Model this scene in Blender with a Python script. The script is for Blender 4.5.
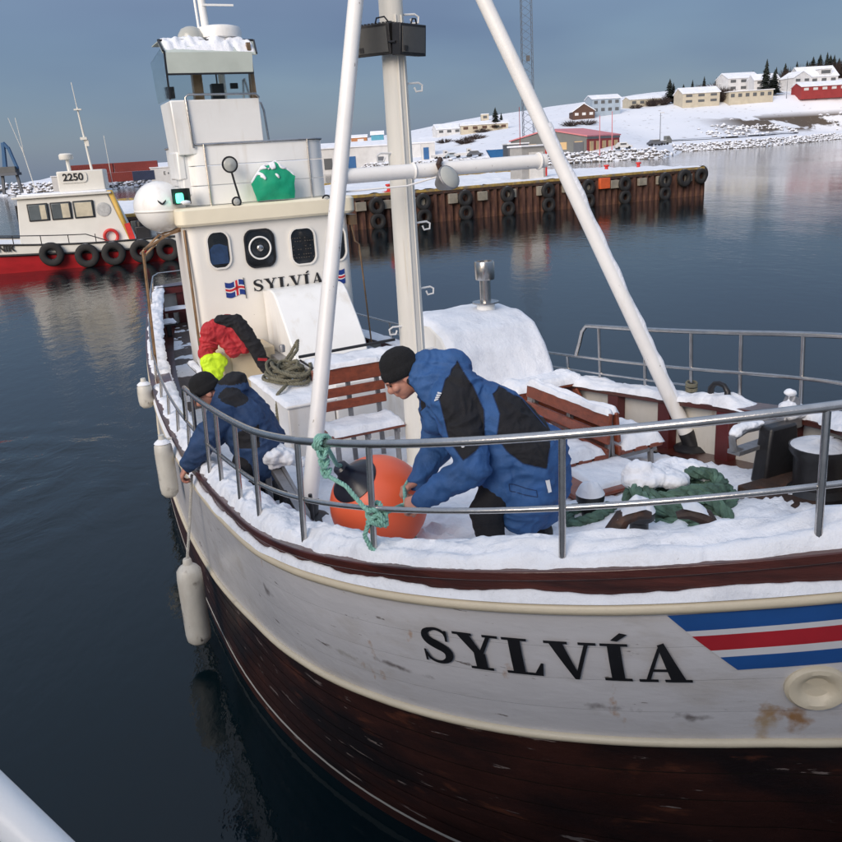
import bpy, bmesh, math, random
from mathutils import Vector, Matrix, noise
random.seed(7)
R = math.radians
scene = bpy.context.scene
for o in list(bpy.data.objects): bpy.data.objects.remove(o)
COL = scene.collection

# ------------------------------------------------------------------ camera
CAM_H = 4.1
cam_d = bpy.data.cameras.new('camera'); cam = bpy.data.objects.new('camera', cam_d); COL.objects.link(cam)
cam_d.sensor_fit = 'HORIZONTAL'; cam_d.sensor_width = 36.0; cam_d.lens = 36.0
cam_d.clip_start = 0.05; cam_d.clip_end = 6000
cam.matrix_world = Matrix.Translation((0, 0, CAM_H)) @ Matrix.Rotation(R(90 - 17.5), 4, 'X') @ Matrix.Rotation(R(-3.6), 4, 'Z')
scene.camera = cam

# ------------------------------------------------------------------ world and light
SUN_EL, SUN_AZ = 9.0, 208.0            # degrees; azimuth clockwise from +Y (the view direction)
w = bpy.data.worlds.new('World'); scene.world = w; w.use_nodes = True
nt = w.node_tree; nt.nodes.clear()
out = nt.nodes.new('ShaderNodeOutputWorld'); bg = nt.nodes.new('ShaderNodeBackground')
sky = nt.nodes.new('ShaderNodeTexSky'); sky.sky_type = 'NISHITA'; sky.sun_disc = False
sky.sun_elevation = R(SUN_EL); sky.sun_rotation = R(SUN_AZ)
sky.altitude = 0; sky.air_density = 1.0; sky.dust_density = 1.0; sky.ozone_density = 2.2
# a thin veil of winter cloud, cooler and darker than the clear sky
tc = nt.nodes.new('ShaderNodeTexCoord'); mp = nt.nodes.new('ShaderNodeMapping'); mp.inputs['Scale'].default_value = (1.0, 1.0, 3.2)
cn = nt.nodes.new('ShaderNodeTexNoise'); cn.inputs['Scale'].default_value = 1.6; cn.inputs['Detail'].default_value = 4; cn.inputs['Roughness'].default_value = .45
rp = nt.nodes.new('ShaderNodeMapRange'); rp.inputs['From Min'].default_value = .3; rp.inputs['From Max'].default_value = .72
rp.inputs['To Min'].default_value = .70; rp.inputs['To Max'].default_value = .97
mx = nt.nodes.new('ShaderNodeMix'); mx.data_type = 'RGBA'
# overcast sky: about three times brighter overhead than along the horizon
sxz = nt.nodes.new('ShaderNodeSeparateXYZ'); nt.links.new(tc.outputs['Generated'], sxz.inputs[0])
ze = nt.nodes.new('ShaderNodeMapRange'); ze.inputs['From Min'].default_value = 0.12; ze.inputs['From Max'].default_value = 1.0; nt.links.new(sxz.outputs['Z'], ze.inputs['Value'])
cm = nt.nodes.new('ShaderNodeMix'); cm.data_type = 'RGBA'; nt.links.new(ze.outputs[0], cm.inputs[0])
cm.inputs[6].default_value = (.66, .96, 1.58, 1); cm.inputs[7].default_value = (3.2, 3.7, 4.7, 1)
nt.links.new(cm.outputs[2], mx.inputs[7])
nt.links.new(tc.outputs['Generated'], mp.inputs[0]); nt.links.new(mp.outputs[0], cn.inputs['Vector'])
nt.links.new(cn.outputs['Fac'], rp.inputs['Value']); nt.links.new(rp.outputs[0], mx.inputs[0])
nt.links.new(sky.outputs[0], mx.inputs[6]); nt.links.new(mx.outputs[2], bg.inputs['Color'])
bg.inputs['Strength'].default_value = 0.10
nt.links.new(bg.outputs[0], out.inputs[0])
sd = bpy.data.lights.new('sun', 'SUN'); sun = bpy.data.objects.new('sun', sd); COL.objects.link(sun)
sd.energy = 1.5; sd.angle = R(38); sd.color = (1.0, .87, .75)
az = R(SUN_AZ); el = R(SUN_EL + 16)
tosun = Vector((math.sin(az) * math.cos(el), math.cos(az) * math.cos(el), math.sin(el)))
sun.rotation_euler = tosun.to_track_quat('Z', 'Y').to_euler()
vs = scene.view_settings
vs.view_transform = 'Standard'; vs.look = 'None'; vs.gamma = 1; vs.exposure = 1.1; vs.use_curve_mapping = False

# ------------------------------------------------------------------ mesh helpers
class MB:
    def __init__(s): s.v = []; s.f = []; s.m = []; s.mi = 0
    def add(s, vs, fs):
        o = len(s.v); s.v += [tuple(v) for v in vs]; s.f += [tuple(i + o for i in f) for f in fs]; s.m += [s.mi] * len(fs)
        return s
    def box(s, c, size, rot=None, tx=1, ty=1):
        c = Vector(c); a, b, d = (x / 2 for x in size); vs = []
        for z in (-d, d):
            k = (tx, ty) if z > 0 else (1, 1)
            for x, y in ((-a, -b), (a, -b), (a, b), (-a, b)):
                v = Vector((x * k[0], y * k[1], z)); vs.append(c + (rot @ v if rot else v))
        return s.add(vs, [(3, 2, 1, 0), (4, 5, 6, 7), (0, 1, 5, 4), (1, 2, 6, 5), (2, 3, 7, 6), (3, 0, 4, 7)])
    def bar(s, a, b, w, h, up=(0, 0, 1)):
        a = Vector(a); b = Vector(b); z = (b - a).normalized(); u = Vector(up)
        if abs(z.dot(u)) > .98: u = Vector((1, 0, 0))
        x = u.cross(z).normalized(); y = z.cross(x)
        rot = Matrix((x, y, z)).transposed()
        return s.box((a + b) / 2, (w, h, (b - a).length), rot)
    def tube(s, pts, r, n=10, caps=True, closed=False, sq=1.0):
        pts = [Vector(p) for p in pts]; m = len(pts)
        rs = r if isinstance(r, (list, tuple)) else [r] * m
        t = []
        for i in range(m):
            if closed: d = pts[(i + 1) % m] - pts[i - 1]
            else: d = pts[min(i + 1, m - 1)] - pts[max(i - 1, 0)]
            t.append(d.normalized() if d.length > 1e-9 else Vector((0, 0, 1)))
        up = Vector((0, 0, 1)) if abs(t[0].z) < .9 else Vector((1, 0, 0))
        x = up.cross(t[0]).normalized(); vs = []
        for i in range(m):
            x = (x - t[i] * x.dot(t[i]))
            x = x.normalized() if x.length > 1e-6 else t[i].orthogonal().normalized()
            y = t[i].cross(x)
            for k in range(n):
                a = 2 * math.pi * k / n
                vs.append(pts[i] + (x * math.cos(a) + y * math.sin(a) * sq) * rs[i])
        fs = []
        for i in range(m if closed else m - 1):
            j = (i + 1) % m
            for k in range(n):
                l = (k + 1) % n; fs.append((i * n + k, i * n + l, j * n + l, j * n + k))
        if caps and not closed:
            fs.append(tuple(range(n - 1, -1, -1))); fs.append(tuple((m - 1) * n + k for k in range(n)))
        return s.add(vs, fs)
    def lathe(s, prof, n=20, mat=None, close=False):
        mat = mat or Matrix(); vs = []; fs = []; m = len(prof)
        for r, z in prof:
            for k in range(n):
                a = 2 * math.pi * k / n; vs.append(mat @ Vector((r * math.cos(a), r * math.sin(a), z)))
        for i in range(m if close else m - 1):
            j = (i + 1) % m
            for k in range(n):
                l = (k + 1) % n; fs.append((i * n + k, i * n + l, j * n + l, j * n + k))
        if not close:
            if prof[0][0] > 1e-5: fs.append(tuple(range(n - 1, -1, -1)))
            if prof[-1][0] > 1e-5: fs.append(tuple((m - 1) * n + k for k in range(n)))
        return s.add(vs, fs)
    def torus(s, c, Rr, r, mat=None, n=24, k=10, sq=1.0):
        prof = [(Rr + r * math.cos(2 * math.pi * i / k), sq * r * math.sin(2 * math.pi * i / k)) for i in range(k)]
        mm = Matrix.Translation(Vector(c)) @ (mat or Matrix())
        return s.lathe(prof, n, mm, close=True)
    def sphere(s, c, r, rot=None, nu=16, nv=10):
        if not isinstance(r, (list, tuple)): r = (r, r, r)
        mm = Matrix.Translation(Vector(c)) @ (rot.to_4x4() if rot else Matrix()) @ Matrix.Diagonal((r[0], r[1], r[2], 1))
        prof = [(math.sin(math.pi * i / nv), -math.cos(math.pi * i / nv)) for i in range(nv + 1)]
        prof[0] = (0.003, -1); prof[-1] = (0.003, 1)
        return s.lathe(prof, nu, mm)
    def cap(s, a, b, ra, rb, n=12, k=4):       # tapered capsule
        a = Vector(a); b = Vector(b); d = b - a; L = max(d.length, 1e-4)
        q = d.normalized().to_track_quat('Z', 'Y').to_matrix().to_4x4()
        prof = [(max(.002, ra * math.cos(t)), ra * math.sin(t)) for t in [-math.pi / 2 + math.pi / 2 * i / k for i in range(k + 1)]]
        prof += [(max(.002, rb * math.cos(t)), L + rb * math.sin(t)) for t in [math.pi / 2 * i / k for i in range(k + 1)]]
        return s.lathe(prof, n, Matrix.Translation(a) @ q)
    def grid(s, fn, nu, nv, flip=False):
        vs = [fn(i / nu, j / nv) for i in range(nu + 1) for j in range(nv + 1)]
        fs = []
        for i in range(nu):
            for j in range(nv):
                q = (i * (nv + 1) + j, (i + 1) * (nv + 1) + j, (i + 1) * (nv + 1) + j + 1, i * (nv + 1) + j + 1)
                fs.append(q[::-1] if flip else q)
        return s.add(vs, fs)
    def prism(s, poly, t, mat=None):           # polygon in xy, extruded 0..t along z
        mat = mat or Matrix(); n = len(poly)
        vs = [mat @ Vector((x, y, 0)) for x, y in poly] + [mat @ Vector((x, y, t)) for x, y in poly]
        fs = [tuple(range(n - 1, -1, -1)), tuple(range(n, 2 * n))] + [(i, (i + 1) % n, (i + 1) % n + n, i + n) for i in range(n)]
        return s.add(vs, fs)
    def mesh(s, name, mats, smooth=True, angle=38, recalc=True):
        me = bpy.data.meshes.new(name); me.from_pydata(s.v, [], s.f); me.update()
        if not isinstance(mats, (list, tuple)): mats = [mats]
        for m in mats: me.materials.append(MT[m] if isinstance(m, str) else m)
        if len(mats) > 1: me.polygons.foreach_set('material_index', s.m)
        if recalc:
            bm = bmesh.new(); bm.from_mesh(me); bmesh.ops.recalc_face_normals(bm, faces=bm.faces); bm.to_mesh(me); bm.free()
        if smooth:
            me.polygons.foreach_set('use_smooth', [True] * len(me.polygons)); me.set_sharp_from_angle(angle=R(angle))
        return me
    def build(s, name, mats, parent=None, smooth=True, angle=38, bevel=0, recalc=True, seg=2):
        me = s.mesh(name, mats, smooth, angle, recalc)
        o = bpy.data.objects.new(name, me); COL.objects.link(o)
        if parent: o.parent = parent
        if bevel:
            b = o.modifiers.new('bevel', 'BEVEL'); b.width = bevel; b.segments = seg; b.limit_method = 'ANGLE'; b.angle_limit = R(40)
        return o

def tag(o, label, cat, group=None):
    o['label'] = label; o['category'] = cat
    if group: o['group'] = group
    return o
def thing(name, label, cat, loc=(0, 0, 0), rz=0, group=None, parent=None):
    o = bpy.data.objects.new(name, None); COL.objects.link(o); o.location = loc; o.rotation_euler = (0, 0, rz); o.empty_display_size = .2
    return tag(o, label, cat, group)
def copy_tree(o, parent=None):
    c = o.copy(); COL.objects.link(c); c.parent = parent
    for ch in list(o.children): copy_tree(ch, c)
    return c
def fn(x, y=0, z=0, s=1.0): return noise.noise(Vector((x * s, y * s, z * s)))
def lerp_t(T, x):
    if x <= T[0][0]: return T[0][1]
    for (a, b), (c, d) in zip(T, T[1:]):
        if x <= c: return b + (d - b) * (x - a) / (c - a)
    return T[-1][1]
def sstep(a, b, x):
    t = min(max((x - a) / (b - a), 0), 1); return t * t * (3 - 2 * t)
def text_obj(txt, size, ext, mat, parent, mtx, name='lettering', align='CENTER', bold=0.0):
    cu = bpy.data.curves.new('t', 'FONT'); cu.body = txt; cu.size = size; cu.extrude = ext; cu.align_x = align; cu.align_y = 'CENTER'; cu.offset = bold
    t = bpy.data.objects.new('t', cu); COL.objects.link(t)
    bpy.context.view_layer.update()
    me = bpy.data.meshes.new_from_object(t.evaluated_get(bpy.context.evaluated_depsgraph_get()))
    bpy.data.objects.remove(t); bpy.data.curves.remove(cu)
    me.materials.clear(); me.materials.append(MT[mat]); me.transform(mtx)
    o = bpy.data.objects.new(name, me); COL.objects.link(o); o.parent = parent
    return o
def blob(name, mb, voxel, iters, mats, parent=None, facemat=None, disp=None, factor=.5):
    """closed overlapping shapes -> one continuous smooth skin"""
    me = mb.mesh('tmp', mats[0], smooth=False, recalc=False)
    o = bpy.data.objects.new('tmp', me); COL.objects.link(o)
    m = o.modifiers.new('r', 'REMESH'); m.mode = 'VOXEL'; m.voxel_size = voxel
    m = o.modifiers.new('s', 'SMOOTH'); m.factor = factor; m.iterations = iters
    bpy.context.view_layer.update()
    me2 = bpy.data.meshes.new_from_object(o.evaluated_get(bpy.context.evaluated_depsgraph_get()))
    bpy.data.objects.remove(o); bpy.data.meshes.remove(me)
    if disp:
        nv = len(me2.vertices); no = [0.0] * nv * 3; me2.vertices.foreach_get('normal', no)
        for i, v in enumerate(me2.vertices):
            n = Vector(no[3 * i:3 * i + 3]); v.co = v.co + n * disp(v.co, n)
    me2.materials.clear()
    for x in mats: me2.materials.append(MT[x])
    if facemat:
        for p in me2.polygons: p.material_index = facemat(p.center, p.normal)
    else: me2.polygons.foreach_set('material_index', [0] * len(me2.polygons))
    me2.polygons.foreach_set('use_smooth', [True] * len(me2.polygons)); me2.update()
    o = bpy.data.objects.new(name, me2); COL.objects.link(o)
    if parent: o.parent = parent
    return o

# ------------------------------------------------------------------ materials
MT = {}
def mat(name, col, rough=.6, metal=0.0, var=.12, vsc=4.0, bump=0.0, bs=40.0, stretch=(1, 1, 1), spots=(), coat=0, snowtop=None, spec=.5, bdist=.02):
    """spots: list of (colour, noise scale, lo, hi, stretch[, roughness]) laid over the base through noise masks"""
    m = bpy.data.materials.new(name); MT[name] = m; m.use_nodes = True
    n = m.node_tree; b = n.nodes['Principled BSDF']; L = n.links.new
    tcn = n.nodes.new('ShaderNodeTexCoord')
    def nz(scale, st, det=4, off=0):
        mp = n.nodes.new('ShaderNodeMapping'); mp.inputs['Scale'].default_value = st; mp.inputs['Location'].default_value = (off, off * .7, off * .3)
        t = n.nodes.new('ShaderNodeTexNoise'); t.inputs['Scale'].default_value = scale; t.inputs['Detail'].default_value = det; t.inputs['Roughness'].default_value = .6
        L(tcn.outputs['Object'], mp.inputs[0]); L(mp.outputs[0], t.inputs['Vector']); return t.outputs['Fac']
    def mixc(f, a, c):
        x = n.nodes.new('ShaderNodeMix'); x.data_type = 'RGBA'; L(f, x.inputs[0])
        if isinstance(a, tuple): x.inputs[6].default_value = (*a, 1)
        else: L(a, x.inputs[6])
        if isinstance(c, tuple): x.inputs[7].default_value = (*c, 1)
        else: L(c, x.inputs[7])
        return x.outputs[2]
    lo = tuple(c * (1 - var) for c in col); hi = tuple(min(c * (1 + var), .95) for c in col)
    mr = n.nodes.new('ShaderNodeMapRange'); mr.inputs['From Min'].default_value = .3; mr.inputs['From Max'].default_value = .7
    L(nz(vsc, stretch), mr.inputs['Value'])
    c = mixc(mr.outputs[0], lo, hi)
    rr = None
    for i, sp in enumerate(spots):
        mr = n.nodes.new('ShaderNodeMapRange'); mr.inputs['From Min'].default_value = sp[2]; mr.inputs['From Max'].default_value = sp[3]
        L(nz(sp[1], sp[4], 6, 3.7 * (i + 1)), mr.inputs['Value']); c = mixc(mr.outputs[0], c, sp[0])
    if snowtop is not None:
        g = n.nodes.new('ShaderNodeNewGeometry'); sx = n.nodes.new('ShaderNodeSeparateXYZ'); L(g.outputs['Normal'], sx.inputs[0])
        ad = n.nodes.new('ShaderNodeMath'); ad.operation = 'MULTIPLY_ADD'; L(nz(snowtop[1], (1, 1, 1), 4, 9), ad.inputs[0]); ad.inputs[1].default_value = snowtop[2]; L(sx.outputs['Z'], ad.inputs[2])
        mr = n.nodes.new('ShaderNodeMapRange'); mr.inputs['From Min'].default_value = snowtop[0]; mr.inputs['From Max'].default_value = snowtop[0] + .15
        L(ad.outputs[0], mr.inputs['Value']); c = mixc(mr.outputs[0], c, (.80, .82, .87))
    L(c, b.inputs['Base Color'])
    b.inputs['Roughness'].default_value = rough; b.inputs['Metallic'].default_value = metal
    b.inputs['Specular IOR Level'].default_value = spec
    if coat: b.inputs['Coat Weight'].default_value = coat; b.inputs['Coat Roughness'].default_value = .15
    if bump:
        bn = n.nodes.new('ShaderNodeBump'); bn.inputs['Strength'].default_value = bump; bn.inputs['Distance'].default_value = bdist
        L(nz(bs, stretch, 5, 1.3), bn.inputs['Height']); L(bn.outputs[0], b.inputs['Normal'])
    return m
mat('snow', (.83, .85, .89), .7, var=.05, vsc=5, bump=.6, bs=26, bdist=.02, spots=[((.66, .68, .73), 4, .54, .74, (1, 1, 1)), ((.55, .55, .56), 40, .70, .74, (1, 1, 1))])
mat('snow_far', (.80, .82, .87), .8, var=.05, vsc=.05)
mat('snow_dirty', (.62, .64, .68), .7, var=.2, vsc=3, bump=.6, bs=12, bdist=.03)
mat('white_paint', (.80, .79, .77), .38, var=.05, vsc=3, spots=[((.60, .53, .43), 2.2, .56, .80, (1.5, 1.5, .25)), ((.30, .26, .22), 16, .665, .71, (1, 1, .6))], bump=.08, bs=25)
mat('white_gloss', (.86, .86, .84), .25, var=.04, vsc=2, spots=[((.66, .61, .53), 3, .54, .85, (1.5, 1.5, .25))], bump=.04, bs=12)
mat('cream', (.66, .58, .43), .42, var=.06, vsc=4, spots=[((.42, .36, .28), 6, .66, .78, (.5, .5, 1)), ((.12, .09, .07), 16, .72, .76, (1, .5, 2))], bump=.15, bs=20)
mat('mast_paint', (.80, .77, .69), .42, var=.07, vsc=2, stretch=(4, 4, .4), spots=[((.48, .36, .2), 3, .62, .8, (3, 3, .15)), ((.3, .25, .2), 20, .73, .78, (1, 1, .4))], bump=.12, bs=20)
mat('hull_white', (.60, .59, .60), .24, var=.06, vsc=1.4, stretch=(1, 1, 2.5), spots=[((.47, .44, .41), 2.2, .54, .78, (.8, .8, 2)), ((.20, .18, .17), 5, .665, .69, (.7, .7, 3.5)), ((.40, .20, .07), 2.6, .655, .74, (1.6, 1.6, 1.0)), ((.34, .31, .29), 26, .70, .73, (.4, .4, 3))], bump=.22, bs=5)
mat('hull_brown', (.044, .0145, .010), .42, var=.45, vsc=1.3, stretch=(1, 1, 2), spots=[((.014, .008, .008), 1.6, .44, .62, (.7, .7, 1.6)), ((.13, .042, .022), 3.2, .60, .72, (.8, .8, 2.5)), ((.24, .19, .17), 4.2, .65, .67, (.7, .7, 5))], bump=.35, bs=5, coat=.15)
mat('rail_brown', (.075, .018, .012), .33, var=.3, vsc=3, stretch=(.6, .6, 4), spots=[((.03, .008, .006), 4, .5, .7, (.5, .5, 4)), ((.24, .13, .08), 9, .70, .76, (.5, .5, 5))], bump=.2, bs=18, coat=.3)
mat('bench_wood', (.20, .045, .018), .36, var=.25, vsc=3, stretch=(6, 6, 6), spots=[((.09, .02, .01), 5, .55, .75, (2, 2, 9))], bump=.12, bs=30, coat=.3)
mat('dark_red', (.085, .014, .014), .4, var=.2, vsc=4, bump=.15, bs=20)
mat('deck', (.075, .05, .038), .55, var=.35, vsc=3, stretch=(9, .7, 1), bump=.3, bs=12)
mat('panel_white', (.60, .58, .53), .5, var=.08, vsc=3, spots=[((.4, .3, .2), 4, .64, .8, (1, 1, .3))])
mat('seam', (.02, .017, .015), .8)
mat('stainless', (.52, .50, .48), .24, metal=.95, var=.12, vsc=14, bump=.05, bs=60)
mat('galv', (.28, .28, .29), .45, metal=.6, var=.2, vsc=12, spots=[((.2, .1, .05), 7, .64, .8, (1, 1, 1))], bump=.2, bs=40)
mat('bronze_pipe', (.30, .19, .11), .35, metal=.7, var=.25, vsc=9)
mat('black_paint', (.014, .014, .016), .4, var=.3, vsc=8, bump=.15, bs=30)
mat('black_letter', (.012, .012, .014), .35, var=.2, vsc=9, spots=[((.45, .44, .44), 26, .72, .74, (1, 1, 1))])
mat('rubber', (.016, .016, .017), .75, var=.3, vsc=5, bump=.3, bs=20, snowtop=(1.12, 5, .35))
mat('rust_iron', (.045, .026, .019), .6, var=.4, vsc=6, spots=[((.14, .055, .025), 5, .55, .75, (1, 1, 1))], bump=.5, bs=20)
mat('glass_dark', (.012, .014, .017), .06, var=.1, spec=.8)
mat('plastic_fender', (.60, .59, .54), .45, var=.1, vsc=3, spots=[((.40, .36, .30), 3, .48, .72, (1, 1, .4)), ((.20, .18, .16), 4.5, .58, .70, (1, 1, 1)), ((.12, .11, .10), 14, .66, .70, (1, 1, .5))], bump=.1, bs=20)
mat('orange_buoy', (1.0, .15, .06), .38, var=.07, vsc=3, spots=[((.85, .32, .22), 3, .66, .85, (1, 1, 1)), ((.5, .05, .03), 8, .68, .8, (1, 1, 1))], bump=.06, bs=12)
mat('green_rope', (.25, .50, .41), .8, var=.3, vsc=60, bump=.5, bs=90)
mat('cream_light', (.82, .75, .58), .42, var=.04, vsc=2, spots=[((.6, .5, .36), 3, .68, .85, (1, 1, .4))])
mat('dark_green_rope', (.075, .14, .105), .85, var=.45, vsc=14, bump=.5, bs=60, snowtop=(1.28, 7, .5))
mat('hemp_rope', (.16, .15, .105), .85, var=.35, vsc=18, bump=.5, bs=70)
mat('white_rope', (.5, .49, .45), .85, var=.2, vsc=40)
mat('blue_cloth', (.028, .095, .255), .72, var=.16, vsc=6, bump=.3, bs=60, spots=[((.030, .11, .32), 5, .56, .75, (1, 1, 1))])
mat('navy_cloth', (.022, .055, .14), .75, var=.2, vsc=7, bump=.3, bs=60)
mat('black_cloth', (.009, .009, .012), .85, var=.3, vsc=9, bump=.35, bs=70)
mat('knit_black', (.009, .009, .010), .95, var=.3, vsc=40, bump=.7, bs=160, stretch=(1, 1, .5))
mat('skin', (.52, .25, .18), .5, var=.1, vsc=14, bump=.06, bs=80, spots=[((.6, .2, .15), 9, .55, .8, (1, 1, 1))])
mat('boot', (.012, .012, .013), .5)
mat('red_cloth', (.42, .018, .025), .65, var=.2, vsc=8, bump=.3, bs=40)
mat('hivis', (.62, .90, .02), .6, var=.1, vsc=8, bump=.3, bs=30)
mat('green_tarp', (.012, .36, .19), .42, var=.15, vsc=4, bump=.3, bs=9)
mat('beige_grp', (.60, .50, .34), .45, var=.06, vsc=3)
mat('flag_blue', (.012, .04, .22), .5); mat('flag_red', (.55, .02, .03), .5); mat('flag_white', (.75, .75, .75), .5)
mat('stripe_blue', (.015, .085, .30), .35, var=.1); mat('stripe_red', (.42, .018, .028), .35, var=.12); mat('stripe_white', (.66, .66, .68), .35, var=.05)
mat('lamp_glass', (.085, .085, .082), .22, var=.05, vsc=20)
mat('lens', (.42, .43, .40), .2, var=.05)
mat('interior_light', (.07, .06, .05), .7)
mat('buoy_blue', (.012, .013, .022), .3, var=.15, vsc=5)
mat('navy_jacket', (.017, .048, .125), .75, var=.2, vsc=7, bump=.3, bs=60)
mat('hair_brown', (.05, .03, .02), .8)
mat('emblem_grey', (.45, .46, .46), .5, var=.2, vsc=6); mat('yellow_strut', (.55, .36, .08), .5)
# ------------------------------------------------------------------ water
def water_mat():
    m = bpy.data.materials.new('water'); MT['water'] = m; m.use_nodes = True
    n = m.node_tree; b = n.nodes['Principled BSDF']; L = n.links.new
    b.inputs['Base Color'].default_value = (.0018, .0085, .0115, 1); b.inputs['Roughness'].default_value = .07; b.inputs['IOR'].default_value = 1.333
    tcn = n.nodes.new('ShaderNodeTexCoord')
    def nz(sc, st, det, rot=0):
        mp = n.nodes.new('ShaderNodeMapping'); mp.inputs['Scale'].default_value = st; mp.inputs['Rotation'].default_value = (0, 0, rot)
        t = n.nodes.new('ShaderNodeTexNoise'); t.inputs['Scale'].default_value = sc; t.inputs['Detail'].default_value = det; t.inputs['Roughness'].default_value = .55
        L(tcn.outputs['Object'], mp.inputs[0]); L(mp.outputs[0], t.inputs['Vector']); return t.outputs['Fac']
    def ma(op, a, c=None, d=None):
        x = n.nodes.new('ShaderNodeMath'); x.operation = op
        for i, q in enumerate((a, c, d)):
            if q is None: continue
            if isinstance(q, (int, float)): x.inputs[i].default_value = q
            else: L(q, x.inputs[i])
        return x.outputs[0]
    small = nz(2.6, (1, .55, 1), 5, .3); big = nz(.35, (1, .5, 1), 3, -.2); fine = nz(9, (1, .6, 1), 3, .5)
    # churned patch where the propeller wash comes out along the starboard side
    sx = n.nodes.new('ShaderNodeSeparateXYZ'); L(tcn.outputs['Object'], sx.inputs[0])
    dx = ma('DIVIDE', ma('ADD', sx.outputs['X'], 6.3), 3.4); dy = ma('DIVIDE', ma('SUBTRACT', sx.outputs['Y'], 11.2), 3.6)
    rr = ma('SQRT', ma('ADD', ma('MULTIPLY', dx, dx), ma('MULTIPLY', dy, dy)))
    mk = n.nodes.new('ShaderNodeMapRange'); mk.interpolation_type = 'SMOOTHSTEP'; mk.inputs['From Min'].default_value = .35; mk.inputs['From Max'].default_value = 1.15
    mk.inputs['To Min'].default_value = 1; mk.inputs['To Max'].default_value = 0; L(rr, mk.inputs['Value'])
    ring = ma('MULTIPLY', ma('SINE', ma('MULTIPLY', rr, 26.0)), ma('MULTIPLY', mk.outputs[0], .16))
    st_ = n.nodes.new('ShaderNodeTexNoise'); st_.inputs['Scale'].default_value = .9; st_.inputs['Detail'].default_value = 4; st_.inputs['Distortion'].default_value = 2.2; L(tcn.outputs['Object'], st_.inputs['Vector']); swirl = st_.outputs['Fac']
    # patches of calm and of ruffled water further out
    calm = nz(.045, (1, .35, 1), 3, .15)
    mr = n.nodes.new('ShaderNodeMapRange'); mr.inputs['From Min'].default_value = .40; mr.inputs['From Max'].default_value = .62; mr.inputs['To Min'].default_value = .25; mr.inputs['To Max'].default_value = 1.0; L(calm, mr.inputs['Value'])
    h = ma('ADD', ma('MULTIPLY', small, .42), ma('ADD', ma('MULTIPLY', big, .75), ma('MULTIPLY', fine, .10)))
    h = ma('MULTIPLY', h, mr.outputs[0])
    h = ma('ADD', h, ma('ADD', ring, ma('MULTIPLY', ma('MULTIPLY', swirl, mk.outputs[0]), .7)))
    bn = n.nodes.new('ShaderNodeBump'); bn.inputs['Strength'].default_value = .55; bn.inputs['Distance'].default_value = .09
    L(h, bn.inputs['Height']); L(bn.outputs[0], b.inputs['Normal'])
water_mat()
mb = MB(); mb.add([(-2500, -60, 0), (2500, -60, 0), (2500, 4000, 0), (-2500, 4000, 0)], [(0, 1, 2, 3)])
o = mb.build('water', 'water', smooth=False); o['kind'] = 'structure'

# ------------------------------------------------------------------ the boat's form (port, aft, up; metres)
TH = 0.43; CX, CY = 2.05, 3.08; BL = 16.03
SHIP = Matrix.Translation((CX, CY, 0)) @ Matrix.Rotation(TH, 4, 'Z')
def W(p, s, z): return SHIP @ Vector((p, s, z))
def capz(s): return CAM_H - (1.616 + .206 * s - .0104 * s * s)
def Bc(s):
    u = min(max(s / 3.18, 0), 1); b = 2.147 * (1 - (1 - u) ** 2.6) ** .904; v = min(max((s - 3.18) / (BL - 3.18), 0), 1); return b * (1 - .646 * v * v)
def Bw(s):
    u = min(max((s - .35) / 4.6, 0), 1); b = 2.08 * (1 - (1 - u) ** 2.4) ** .85; v = min(max((s - 5) / (BL - 5), 0), 1); return b * (1 - .75 * v * v)
def hb(s, e):
    k = min(min(max(e / capz(s), 0), 1.3) ** 1.8, 1); s0 = .35 * k
    sp = max(s - s0 * math.exp(-max(s - s0, 0) / 1.5), 0)
    return (1 - k) * Bc(sp) + k * Bw(s)
def deckz(s): return capz(s) - .5 if s < 6 else 1.1224 - .06 * sstep(6, 9, s)
ERUB = [(0, .20), (.7, .186), (1.27, .16), (1.9, .135), (2.4, .13), (4, .165), (6, .16), (16.1, .17)]
ELOW = [(0, 1.0), (.5, .953), (1.1, .917), (1.8, .856), (2.5, .83), (3.3, .85), (4.6, .95), (6.2, 1.0), (9, .95), (16.1, .95)]
erub = lambda s: lerp_t(ERUB, s)
elow = lambda s: lerp_t(ELOW, s)
def srange(n, s1=BL, s0=0.0):
    return [s0 + (s1 - s0) * (i / n) ** 1.7 for i in range(n + 1)]
def hp(side, s, e, off=0.0):
    b = hb(s, e); 
    # outward normal in plan
    d = .02; db = (hb(s + d, e) - hb(max(s - d, 0), e)) / (d + min(d, s) if s > 0 else d)
    nx, ny = 1.0, -db; l = math.hypot(nx, ny)
    return Vector((side * (b + off * nx / l), s + off * ny / l, capz(s) - e))

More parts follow.
